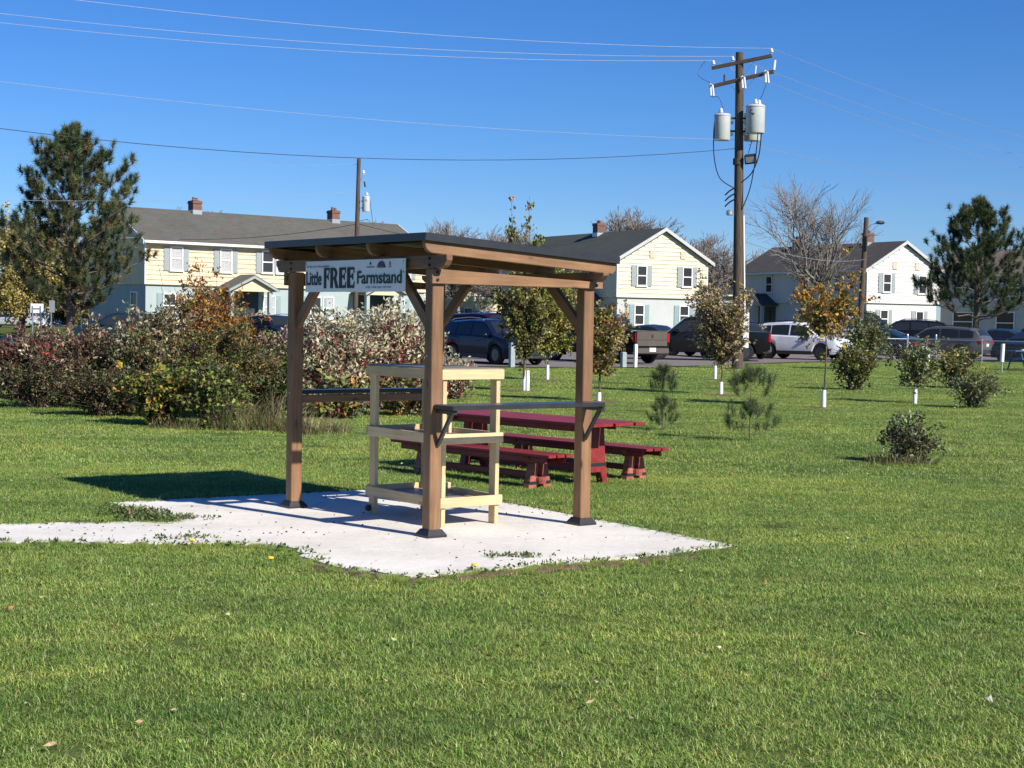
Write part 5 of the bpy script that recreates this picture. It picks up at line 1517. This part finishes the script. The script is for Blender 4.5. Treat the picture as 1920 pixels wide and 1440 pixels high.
# ---- saplings with white guards
def sapling(name, label, x, y, h, z0, r, leaves, size, pal, seed, guard=.45, shoots=0, group='young trees with white trunk guards', trunk_r=.022, lean=0.0, stems=16, mulch=.5, lowpal=None, n_guard=1, cluster=5, top=.75):
    g = np.random.default_rng(seed)
    t = thing(name, label, 'tree', (x, y, float(H(x, y))), 0, group)
    P0, P1, R0, R1 = [], [], [], []; A, AD = [], []
    # trunk
    prev = np.array([0, 0, -.02]); K = 8
    tp = []
    for k in range(1, K + 1):
        q = k / K; p = np.array([lean * q * h + g.normal(0, .012), g.normal(0, .012), q * h * .8])
        P0.append(prev); P1.append(p); R0.append(trunk_r * (1.1 - .85 * (k - 1) / K)); R1.append(trunk_r * (1.1 - .85 * k / K)); prev = p; tp.append(p)
    V, F = seg_tubes(P0, P1, R0, R1, 8); link('trunk', np_mesh('trunk', V, F, M_BARK, smooth=True), t)
    P0, P1, R0, R1 = [], [], [], []
    for i in range(stems):
        zb = z0 + (h * top - z0) * g.random() ** 1.1
        qi = min(K - 1, int(zb / (h * .8) * K)); b = np.array([tp[qi][0], tp[qi][1], zb])
        a = g.uniform(0, 2 * PI); env = math.sin(PI * min(1, max(0.12, (zb - z0 * .7) / (h - z0 * .7)))) ** .6
        rr = r * env * g.uniform(.35, 1.25); e = b + np.array([math.cos(a) * rr, math.sin(a) * rr, rr * g.uniform(.5, 1.25)])
        if i < shoots: e = np.array([g.normal(0, r * .6), g.normal(0, r * .6), h * g.uniform(.74, 1.0)]); b = np.array([0, 0, h * .45])
        prev = b
        for k in range(1, 6):
            q = k / 5; p = b + (e - b) * np.array([q ** .8, q ** .8, q]) + g.normal(0, .02, 3)
            P0.append(prev); P1.append(p); R0.append(.009 * (1.1 - q) + .003); R1.append(.009 * (1.0 - q) + .003)
            for _ in range(2):
                u = g.random(); an = prev + (p - prev) * u; A.append(an); d = (p - prev) / (1e-6 + np.linalg.norm(p - prev)); AD.append(d)
                if i >= shoots:
                    tw = an + g.normal(0, .14, 3) + d * .06; A.append(tw); AD.append(tw - an); P0.append(an); P1.append(tw); R0.append(.004); R1.append(.002)
            prev = p
    V, F = seg_tubes(P0, P1, R0, R1, 4); cr = link('branches', np_mesh('branches', V, F, M_TWIG), t)
    A = np.array(A); AD = np.array(AD); nc = leaves // cluster
    ci = g.choice(len(A), nc); idx = np.repeat(np.arange(nc), cluster); n = len(idx)
    cc = pick(g, pal, nc)
    if lowpal is not None:
        low = g.random(nc) < np.clip(1 - (A[ci, 2] - z0) / (h - z0) * 1.6, 0, .9); cc[low] = pick(g, lowpal, int(low.sum()))
    P = A[ci][idx] + g.normal(0, .04, (n, 3)); D = AD[ci][idx] * 3 + g.normal(0, .8, (n, 3)) + np.array([0, 0, -.2])
    c = cc[idx] * g.uniform(.7, 1.3, (n, 1))
    V, F, cv = leaf_arrays(P, D, size * g.uniform(.6, 1.25, n), np.clip(c, 0, 1), g, .62, .25, .1)
    link('crown', np_mesh('crown', V, F, M_LEAF, cv), t)
    if guard:
        for k in range(n_guard):
            MB().lathe([(.045, .0), (.048, guard * .5), (.04, guard)], 12, (.0 + .07 * k, -.02 * k, 0)).build('trunk_guard', M_GUARD, t, smooth=50)
    if mulch:
        b = MB(); m = 18; pts = [(mulch * (1 + g.normal(0, .12)) * math.cos(2 * PI * k / m), mulch * (1 + g.normal(0, .12)) * math.sin(2 * PI * k / m), .006) for k in range(m)]
        b.add([(0, 0, .03)] + pts, [(0, k + 1, (k + 1) % m + 1) for k in range(m)]); b.build('mulch_ring', M_MULCH, t)
    return t
AUT = [(YGREEN, 4), (OLIVE, 3), (GOLD, 2), (TAN, 1.5)]
sapling('sapling', 'leafy young tree with tall bare shoots seen above the pergola roof', .28, 36.2, 4.75, .75, .85, 9500, .085, [(OLIVE, 4), (YGREEN, 3), (BROWN, 2), (TAN, 1.5)], 101, .48, shoots=9, trunk_r=.03, stems=40, n_guard=2, top=.42)
sapling('sapling', 'yellow green young tree framed between the right pergola posts', .95, 43.0, 3.15, .75, .95, 22000, .085, [((.33, .34, .085), 5), (YGREEN, 3), (GOLD, 2), ((.44, .42, .14), 2), (OLIVE, 1)], 102, .42, stems=48)
sapling('sapling', 'young tree with dry gold leaves just right of the right pergola post', 1.75, 32.1, 2.15, .62, .50, 5200, .075, [(GOLD, 2), (TAN, 3), (OLIVE, 2.5), (YGREEN, 2), (RUST, 1)], 103, .20, stems=26)
sapling('sapling', 'thin young tree behind the dry leaved one in front of the tall pole', 5.8, 45.7, 2.1, .8, .42, 1800, .075, [(TAN, 3), (OLIVE, 3), (GOLD, 1)], 104, .40, stems=16)
sapling('sapling', 'young tree with dry tan leaves in front of the tall utility pole', 4.72, 36.1, 2.45, .72, .72, 8500, .075, [(TAN, 4), ((.42, .33, .2), 3), (OLIVE, 3), (GOLD, 1)], 105, .30, stems=40)
sapling('sapling', 'thin young tree with orange crown in front of the white suv', 6.09, 31.2, 2.6, 1.42, .66, 3400, .08, [(ORANGE, 4), (GOLD, 4), (OLIVE, 2), (RUST, 1)], 106, .36, stems=28, lean=.01, lowpal=[(TAN, 3), (GOLD, 2), (OLIVE, 2)], mulch=.4)
sapling('sapling', 'short young tree with drooping green leaves and white guard left of the fence gate shrub', 8.5, 33.7, 1.12, .42, .44, 2600, .08, [(SAGE, 4), (OLIVE, 4), (YGREEN, 2)], 107, .36, stems=22, trunk_r=.016, mulch=0)
bush('round_shrub', 'round yellow green shrub beside the thin orange tree', 8.55, 40.0, 1.25, .58, .55, 46, 3400, .085, [(YGREEN, 4), (SAGE, 2), (OLIVE, 3), (GOLD, 1)], 201, aspect=.6, lowpal=[(DGREEN, 3), (OLIVE, 3)])
bush('large_shrub', 'large olive green shrub in front of the dark teal sedan', 12.75, 58.0, 2.25, .95, .85, 50, 4200, .10, [(SAGE, 2), (OLIVE, 5), (GREEN, 3), (TAN, 1)], 202, aspect=.6, z0=.35)
bush('round_shrub', 'leafy green and gold shrub in front of the fence gate', 11.75, 42.5, 1.15, .48, .45, 40, 2600, .085, [(SAGE, 3), (OLIVE, 3), (YGREEN, 3), (GOLD, 2)], 203, aspect=.6, lowpal=[(GOLD, 1), (DGREEN, 2), (OLIVE, 2)])
bush('weeping_shrub', 'low loose green shrub nearest the right picture edge', 9.3, 32.2, .78, .45, .42, 34, 2300, .085, [(SAGE, 4), (OLIVE, 4), (GREEN, 2), (YGREEN, 2)], 204, aspect=.35)
bush('small_shrub', 'small dark leaved shrub alone on the lawn at the right', 4.79, 19.2, .52, .36, .32, 34, 1900, .06, [(SAGE, 4), (OLIVE, 4), (GREEN, 3), (BROWN, 1)], 205, aspect=.6, shoots=3, spread=.08)
dry_tuft('unmown grass tuft at the foot of the small dark leaved shrub', 4.65, 19.0, .20, .42, 260, 25, 'grass_tuft')

# ---- pines
def needles(g, C, D, n_per, length, width, col, jitter=1.0):
    m = len(C); idx = np.repeat(np.arange(m), n_per); n = len(idx)
    d = D[idx] * 0.75 + g.normal(0, .62, (n, 3)) * jitter
    d /= np.linalg.norm(d, axis=1, keepdims=True)
    off = g.uniform(-.5, .55, (n, 1)) * length * .9
    P = C[idx] + D[idx] * off
    s = np.cross(d, g.normal(size=(n, 3))); s /= np.linalg.norm(s, axis=1, keepdims=True)
    L = length * g.uniform(.7, 1.15, (n, 1))
    V = np.stack([P - s * width / 2, P + s * width / 2, P + d * L], 1).reshape(-1, 3)
    F = (np.arange(n) * 3)[:, None] + np.array([[0, 1, 2]])
    return V, F, np.repeat(col[idx] * g.uniform(.75, 1.25, (n, 1)), 3, 0)

def pine(name, label, x, y, h, r, z0, whorls, per, seed, nlen=.24, nwid=.022, nper=46, pal=None, trunk_r=.17, z=None, cats='tree', group=None, lean=0, prof=None, sub=4, droop=0.0):
    g = np.random.default_rng(seed)
    t = thing(name, label, cats, (x, y, float(H(x, y)) if z is None else z), 0, group)
    K = 12
    P0, P1, R0, R1 = [], [], [], []
    for k in range(K):
        P0.append((lean * k / K * h, 0, h * .97 * k / K - (.1 if k == 0 else 0))); P1.append((lean * (k + 1) / K * h, 0, h * .97 * (k + 1) / K)); R0.append(trunk_r * (1 - .93 * k / K)); R1.append(trunk_r * (1 - .93 * (k + 1) / K))
    V, F = seg_tubes(P0, P1, R0, R1, 10); link('trunk', np_mesh('trunk', V, F, M_BARK, smooth=True), t)
    P0, P1, R0, R1 = [], [], [], []; C, D = [], []
    for w in range(whorls):
        u = w / (whorls - 1); zb = z0 + (h * .965 - z0) * u
        a0 = g.uniform(0, 2 * PI)
        for k in range(per):
            a = a0 + 2 * PI * k / per + g.normal(0, .25)
            env = prof(u) if prof else max(0, 1 - u) ** .75
            L = r * max(.05, env) * g.uniform(.62, 1.12)
            dirh = np.array([math.cos(a), math.sin(a), 0]); rise = .12 + .55 * u - droop * (1 - u)
            b = np.array([lean * zb, 0, zb + g.normal(0, .08 * h / 10)])
            prev = b; n = 6
            for q in range(1, n + 1):
                v = q / n; p = b + dirh * L * v + np.array([0, 0, L * (rise * v + .34 * v ** 2.4)]) + g.normal(0, .03 * L, 3)
                rad = trunk_r * .22 * (1 - u * .7); P0.append(prev); P1.append(p); R0.append(rad * (1.1 - v) + trunk_r * .03); R1.append(rad * (1.0 - v) + trunk_r * .03)
                d = p - prev; d /= np.linalg.norm(d) + 1e-9
                if v > .35:
                    for _ in range(max(1, int(round(sub * (.35 + .65 * min(1, env * 1.25)))))):
                        side = np.cross(d, [0, 0, 1.0]); sd = side * g.choice([-1, 1]) * g.uniform(.3, 1) + d * g.uniform(.2, .9) + np.array([0, 0, g.uniform(.05, .75)])
                        sd /= np.linalg.norm(sd); ln = (L * .20 + nlen) * g.uniform(.4, 1.1)
                        e = prev + (p - prev) * g.random() + sd * ln; P0.append(prev + (p - prev) * .5); P1.append(e); R0.append(rad * .3 + trunk_r * .025); R1.append(trunk_r * .02)
                        sd2 = sd * .6 + np.array([0, 0, .7]); C.append(e); D.append(sd2 / np.linalg.norm(sd2))
                prev = p
            C.append(prev); dd = d * .5 + np.array([0, 0, .8]); D.append(dd / np.linalg.norm(dd))
    C.append(np.array([lean * h, 0, h * .98])); D.append(np.array([0, 0, 1.0]))
    V, F = seg_tubes(P0, P1, R0, R1, 5); link('branches', np_mesh('branches', V, F, M_BARKG), t)
    C = np.array(C); D = np.array(D)
    pal = pal or [((.030, .052, .022), 4), ((.050, .075, .028), 4), ((.085, .100, .036), 2), ((.10, .085, .04), .5)]
    V, F, cv = needles(g, C, D, nper, nlen, nwid, pick(g, pal, len(C)))
    link('crown', np_mesh('crown', V, F, M_NEEDLE, cv), t)
    return t
def prof_left(u): return (0.55 + 0.45 * min(1, u / .22)) * max(0, 1 - max(0, u - .12) / .88) ** .85
pine('pine_tree', 'tall dark pine tree left of the yellow house', -22.1, 80.0, 10.6, 4.7, 1.6, 12, 6, 305, .34, .028, 100, prof=prof_left, trunk_r=.24, sub=4, pal=[((.040, .062, .028), 4), ((.070, .098, .040), 4), ((.135, .145, .055), 3), ((.17, .13, .06), .7)])
def prof_right(u): return (0.85 + 0.15 * min(1, u / .25)) * max(0, 1 - max(0, u - .12) / .88) ** .85
pine('pine_tree', 'dark pine tree in front of the grey house at the right edge', 28.9, 100.0, 8.6, 4.3, 1.6, 9, 6, 306, .36, .030, 90, prof=prof_right, trunk_r=.22, sub=4, pal=[((.040, .062, .028), 4), ((.065, .095, .040), 4), ((.115, .130, .05), 2)])
pal_y = [((.055, .090, .034), 4), ((.09, .125, .048), 3), ((.14, .15, .06), 1), ((.18, .14, .06), .4)]
pine('young_pine', 'little pine sapling with a bare stem behind the red picnic table', 2.28, 24.1, .86, .26, .08, 6, 4, 303, .095, .0040, 60, pal=pal_y, trunk_r=.012, prof=lambda u: .75 if u < .3 else (.05 if u < .5 else 1.0 - .85 * (u - .5) / .5), sub=1, group='young pines on the lawn')
pine('young_pine', 'sparse little pine sapling right of the red picnic table', 3.30, 22.1, .86, .42, .10, 6, 4, 304, .115, .0040, 56, pal=pal_y, trunk_r=.012, prof=lambda u: .9 if u < .3 else (.08 if u < .5 else 1.0 - .85 * (u - .5) / .5), sub=1, group='young pines on the lawn')

# ---- bare trees
def bare_mesh(h, seed, levels=6, spread=.5, trunk=.26, split=0.3, n0=5, r0=.028, mat=None):
    mat = mat or M_BARKG
    g = np.random.default_rng(seed)
    P0, P1, R0, R1 = [], [], [], []; tips = []
    def grow(p, d, L, rad, lv):
        n = 3; q = p
        for i in range(n):
            d = d + g.normal(0, .10, 3) + np.array([0, 0, .05]); d /= np.linalg.norm(d)
            e = q + d * L / n; ra = rad * (1 - .38 * i / n); rb = rad * (1 - .38 * (i + 1) / n)
            P0.append(q); P1.append(e); R0.append(ra); R1.append(rb); q = e
            if lv >= 1 and i < n - 1 and lv < levels:
                for _ in range(1 if lv < 3 else 2):
                    s = g.normal(size=3); s -= d * s.dot(d); s /= np.linalg.norm(s)
                    grow(q, d * .75 + s * g.uniform(.45, .85), L * g.uniform(.45, .7), rb * .5, lv + 2 if lv < 3 else lv + 1)
        if lv >= levels: tips.append(q); return
        k = n0 if lv == 0 else int(g.choice([2, 2, 3]))
        for i in range(k):
            s = g.normal(size=3); s -= d * s.dot(d); s /= np.linalg.norm(s)
            if lv == 0:
                a = 2 * PI * i / k + g.normal(0, .3); s = np.array([math.cos(a), math.sin(a), 0])
            grow(q, d + s * g.uniform(.6, 1.1) * spread, L * g.uniform(.66, .86) * (1.25 if lv == 0 else 1), rad * .62 * g.uniform(.75, 1.0), lv + 1)
    grow(np.array([0, 0, -.1]), np.array([0, 0, 1.0]), h * split, trunk, 0)
    P0, P1 = np.array(P0), np.array(P1); R0, R1 = np.maximum(np.array(R0), r0 * .5), np.maximum(np.array(R1), r0 * .4)
    top = P1[:, 2].max(); sc = h / top; P0 *= sc; P1 *= sc
    big = R0 > .07
    V, F = seg_tubes(P0[big], P1[big], R0[big], R1[big], 8); A = np_mesh('trunk', V, F, mat, smooth=True)
    sm = ~big
    V, F = seg_tubes(P0[sm], P1[sm], R0[sm], R1[sm], 3); B = np_mesh('crown', V, F, mat)
    return A, B, np.array(tips) * sc
def bare_tree(label, meshes, x, y, s=1.0, rz=0.0, z=None, group='bare trees behind the houses'):
    t = thing('bare_tree', label, 'tree', (x, y, float(H(x, y)) if z is None else z), rz, group)
    for nm, m in zip(('trunk', 'crown'), meshes[:2]):
        o = link(nm, m, t); o.scale = (s, s, s)
    return t
BT1 = bare_mesh(12.0, 411, 5, .56, .30, .20, 9, .024, mat=M_BARKL)
bare_tree('large leafless tree between the tall utility pole and the white house', BT1, 21.5, 116.0, 1.0, .4, group='bare trees among the houses')
BT2 = bare_mesh(10.0, 402, 6, .62, .24, .26, 5, .045, mat=M_BARKL)
BT3 = bare_mesh(10.0, 403, 6, .66, .24, .24, 5, .045, mat=M_BARKL)
bare_tree('leafless tree rising behind the chimney of the cream house', BT2, 10.4, 136.0, 1.08, 0)
bare_tree('leafless tree just right of the cream house gable', BT3, 17.9, 150.0, .98, 1.0)
bare_tree('leafless tree low behind the tall utility pole', BT2, 23.6, 160.0, .85, 2.0)
bare_tree('leafless tree showing above the pergola roof', BT3, -4.6, 140.0, 1.0, 2.2)
bare_tree('leafless tree behind the far corner of the cream house roof', BT2, -.9, 146.0, .98, 3.0)
bare_tree('leafless tree behind the thin utility pole', BT3, -13.8, 133.0, .93, .3)
bare_tree('leafless tree behind the left chimney of the yellow house', BT2, -24.9, 122.0, .93, 4.0)

# ---- yellow leafy trees at the far left
def leafy_tree(label, x, y, h, r, n, size, pal, seed, z0=1.6, name='broadleaf_tree', trunk=.22):
    g = np.random.default_rng(seed)
    t = thing(name, label, 'tree', (x, y, 0), 0, 'autumn trees at the far left')
    P0, P1, R0, R1 = [], [], [], []; A = []
    for i in range(90):
        zb = z0 * .7 + (h * .75 - z0 * .7) * g.random(); a = g.uniform(0, 2 * PI)
        u = (zb - z0 * .7) / (h - z0 * .7); rr = r * (math.sin(PI * min(.97, .22 + .75 * u))) * g.uniform(.5, 1.08)
        b = np.array([0, 0, zb]); e = b + np.array([math.cos(a) * rr, math.sin(a) * rr, rr * g.uniform(.0, .9)])
        prev = b
        for k in range(1, 6):
            q = k / 5; p = b + (e - b) * q + g.normal(0, .12, 3); P0.append(prev); P1.append(p); R0.append(.05 * (1.1 - q) + .01); R1.append(.05 * (1 - q) + .01)
            if q > .3: A += [prev + (p - prev) * g.random() + g.normal(0, .3, 3) for _ in range(3)]
            prev = p
    V, F = seg_tubes([(0, 0, -.1), (0.05, 0, h * .4)], [(0.05, 0, h * .4), (0, 0, h * .85)], [trunk, trunk * .7], [trunk * .7, .04], 10); link('trunk', np_mesh('trunk', V, F, M_BARK, smooth=True), t)
    V, F = seg_tubes(P0, P1, R0, R1, 4); link('branches', np_mesh('branches', V, F, M_BARK), t)
    A = np.array(A); cl = 14; nc = n // cl; ci = g.choice(len(A), nc); idx = np.repeat(np.arange(nc), cl); m = len(idx)
    cc = pick(g, pal, nc); P = A[ci][idx] + g.normal(0, .16, (m, 3))
    V, F, cv = leaf_arrays(P, g.normal(size=(m, 3)), size * g.uniform(.6, 1.2, m), np.clip(cc[idx] * g.uniform(.7, 1.25, (m, 1)), 0, 1), g, .7, .2, .1)
    link('crown', np_mesh('crown', V, F, M_LEAF, cv), t)
YEL = [((.42, .34, .10), 4), ((.52, .42, .15), 3), ((.27, .25, .08), 3), ((.16, .16, .055), 1.5)]
leafy_tree('yellow leaved tree at the left picture edge behind the pine', -31.6, 103.0, 8.3, 3.3, 15000, .20, YEL, 501)
leafy_tree('yellow olive tree half hidden by the left pine', -29.6, 108.0, 7.8, 3.2, 14000, .20, YEL, 502)
leafy_tree('low yellow green tree behind the white sign board', -31.0, 112.0, 4.6, 2.6, 7000, .20, [((.30, .27, .09), 3), ((.14, .16, .05), 4), ((.08, .10, .035), 3)], 503, z0=1.0)
leafy_tree('dark green tree behind the left pine trunk', -29.5, 126.0, 6.0, 3.4, 8000, .22, [((.04, .065, .025), 4), ((.07, .09, .035), 3), ((.12, .12, .05), 1)], 504, z0=.8)
leafy_tree('olive tree at the far left behind the road', -44.5, 165.0, 8.5, 5.0, 8000, .3, YEL, 505, z0=1.0)
leafy_tree('tan autumn tree far off between the yellow house and the pergola', -7.0, 175.0, 5.5, 4.0, 6000, .3, [((.22, .17, .09), 3), ((.14, .12, .06), 3)], 506, z0=.6)

# ---- fallen leaves, dandelions, edge weeds
def fallen():
    g = np.random.default_rng(77)
    b = MB()
    def leafmesh(sd):
        gg = random.Random(sd); m = MB(); n = 9
        out = [(.055 * (1 + .35 * math.cos(3 * a) + gg.uniform(-.1, .1)) * math.cos(a), .045 * (1 + .35 * math.cos(3 * a)) * math.sin(a), .012 * math.sin(2 * a + sd)) for a in [2 * PI * k / n for k in range(n)]]
        m.add([(0, 0, .018)] + out, [(0, k + 1, (k + 1) % n + 1) for k in range(n)])
        return m
    mats = [plain('fallen_leaf_tan', (.48, .33, .19), .7, .2, 20), plain('fallen_leaf_rust', (.40, .17, .07), .7, .2, 20), plain('fallen_leaf_pale', (.62, .55, .40), .7, .15, 20)]
    ms = [leafmesh(i).mesh('fallen_leaf', mats[i % 3]) for i in range(6)]
    spots = [(-1.35, 6.45), (.87, 6.36), (-2.35, 7.3), (.66, 7.35), (.47, 8.4), (1.05, 7.9), (-.55, 7.05), (1.45, 7.2), (1.30, 6.75), (.35, 6.7), (-.1, 7.6), (-.75, 7.9), (1.85, 8.3), (1.10, 9.2), (.2, 9.3), (-2.4, 9.4), (-2.7, 8.6), (2.1, 6.9), (-1.7, 5.9), (1.6, 9.9)]
    for i, (x, y) in enumerate(spots):
        o = link('fallen_leaf', ms[i % 6], None, (x, y, .036), (g.uniform(-.6, .6), g.uniform(-.6, .6), g.uniform(0, 6.28)))
        s = g.uniform(.25, .48); o.scale = (s, s * .8, s)
        tag(o, ('tan dry leaf', 'rust brown dry leaf', 'pale straw coloured dry leaf')[i % 6 % 3] + ' lying on the mown grass', 'leaf', ('tan', 'rust', 'pale')[i % 6 % 3] + ' dry leaves scattered on the lawn')
    # tiny litter, too many to count
    n = 800; y = g.uniform(6, 48, n) ** 1.0; x = g.uniform(-1, 1, n) * (.34 * y + 1.5)
    ok = ~in_poly(x, y, SLAB0) & ~((x < -1.5) & (y > 21)); x, y = x[ok], y[ok]; n = len(x)
    P = np.stack([x, y, g.uniform(.03, .06, n)], 1)
    c = pick(g, [((.60, .52, .34), 3), ((.45, .32, .17), 3), ((.62, .58, .25), 2), ((.35, .16, .07), 1)], n)
    V, F, cv = leaf_arrays(P, g.normal(size=(n, 3)) * np.array([1, 1, .3]), g.uniform(.012, .036, n), c, g, .6, .3, .1)
    tag(link('leaf_litter', np_mesh('leaf_litter', V, F, M_LEAF, cv)), 'tiny dry leaf bits strewn over the lawn', 'leaf litter', kind='stuff')
    M_DAN = plain('dandelion_yellow', (.80, .52, .02), .7, .1, 30)
    for (x, y, w) in ((-2.22, 11.12, 'left of the slab notch'), (-1.55, 10.35, 'on the lawn below the slab notch'), (-.22, 10.2, 'at the front corner of the slab')):
        t = thing('dandelion', 'yellow dandelion flower ' + w, 'flower', (x, y, 0), 0, 'dandelions near the slab')
        MB().tube([(0, 0, 0), (.005, 0, .06)], .003, 5).build('stalk', M_GPOST, t)
        MB().lathe([(.004, .055), (.022, .064), (.02, .074), (.006, .078)], 10).build('flower_head', M_DAN, t)
fallen()

def edge_weeds():
    g = np.random.default_rng(31)
    pts = []
    poly = SLAB
    n = len(poly)
    for i in range(n):
        x, y = poly[i]
        if x < -5: continue
        for _ in range(2):
            pts.append((x + g.normal(0, .035), y + g.normal(0, .035) - .03))
    # grass tongue at the slab's left corner and small growth on the slab
    for cx, cy, s, k in ((-2.75, 12.55, .16, 160), (-3.1, 12.95, .13, 120), (-.02, 10.85, .09, 22), (.18, 10.85, .05, 10), (-2.3, 11.45, .12, 30)):
        pts += [(cx + g.normal(0, s), cy + g.normal(0, s * .6)) for _ in range(k)]
    P = np.array([(x, y, .02 + abs(g.normal(0, .010))) for x, y in pts]); P = np.repeat(P, 4, 0); m = len(P)
    P += g.normal(0, .016, (m, 3)) * np.array([1, 1, .5]); P[:, 2] = np.maximum(P[:, 2], .032)
    c = pick(g, [((.10, .16, .05), 4), ((.15, .21, .06), 3), ((.06, .09, .03), 2), ((.28, .22, .12), 1.5)], m) * g.uniform(.7, 1.25, (m, 1))
    V, F, cv = leaf_arrays(P, g.normal(size=(m, 3)) + np.array([0, 0, .8]), g.uniform(.015, .036, m), c, g, .6, .25, .15)
    tag(link('edge_weeds', np_mesh('edge_weeds', V, F, M_LEAF, cv)), 'low weeds and clover creeping over the slab edges', 'weeds', kind='stuff')
    # dirt crumbs on the concrete
    k = 260; x = g.uniform(-3.2, 1.3, k); y = g.uniform(10.2, 15, k); ok = in_poly(x, y, SLAB0); x, y = x[ok], y[ok]
    x2 = g.normal(-2.6, .6, 60); y2 = g.normal(11.85, .15, 60); ok = in_poly(x2, y2, SLAB0); x = np.concatenate([x, x2[ok]]); y = np.concatenate([y, y2[ok]])
    P = np.stack([x, y, np.full(len(x), .034)], 1); c = pick(g, [((.10, .07, .045), 3), ((.17, .12, .07), 2), ((.07, .09, .03), 1)], len(x))
    V, F, cv = leaf_arrays(P, g.normal(size=(len(x), 3)) * np.array([1, 1, .08]), g.uniform(.008, .03, len(x)), c, g, .7, .1, .0)
    tag(link('dirt_crumbs', np_mesh('dirt_crumbs', V, F, M_LEAF, cv)), 'dirt and leaf crumbs on the concrete slab', 'dirt', kind='stuff')
edge_weeds()

def soil_strip():
    g = np.random.default_rng(61)
    line = [(-1.35, 10.5), (-1.0, 10.17), (-.62, 9.88), (-.08, 10.22), (.64, 10.70), (1.1, 11.03), (1.35, 11.22)]
    P = []
    for (a, b) in zip(line[:-1], line[1:]):
        for k in range(8): P.append((a[0] + (b[0] - a[0]) * k / 8, a[1] + (b[1] - a[1]) * k / 8))
    V, F = [], []
    for i, (x, y) in enumerate(P):
        w = .05 + abs(g.normal(0, .035)); V += [(x - .01, y + .07, .012), (x + g.normal(0, .015), y - w * .4, .024), (x + g.normal(0, .02), y - w - .02, .004)]
    for i in range(len(P) - 1):
        for k in range(2): F.append((3 * i + k, 3 * i + k + 1, 3 * i + 3 + k + 1, 3 * i + 3 + k))
    o = link('soil_strip', np_mesh('soil_strip', V, F, M_MULCH, smooth=True)); tag(o, kind='structure')
soil_strip()
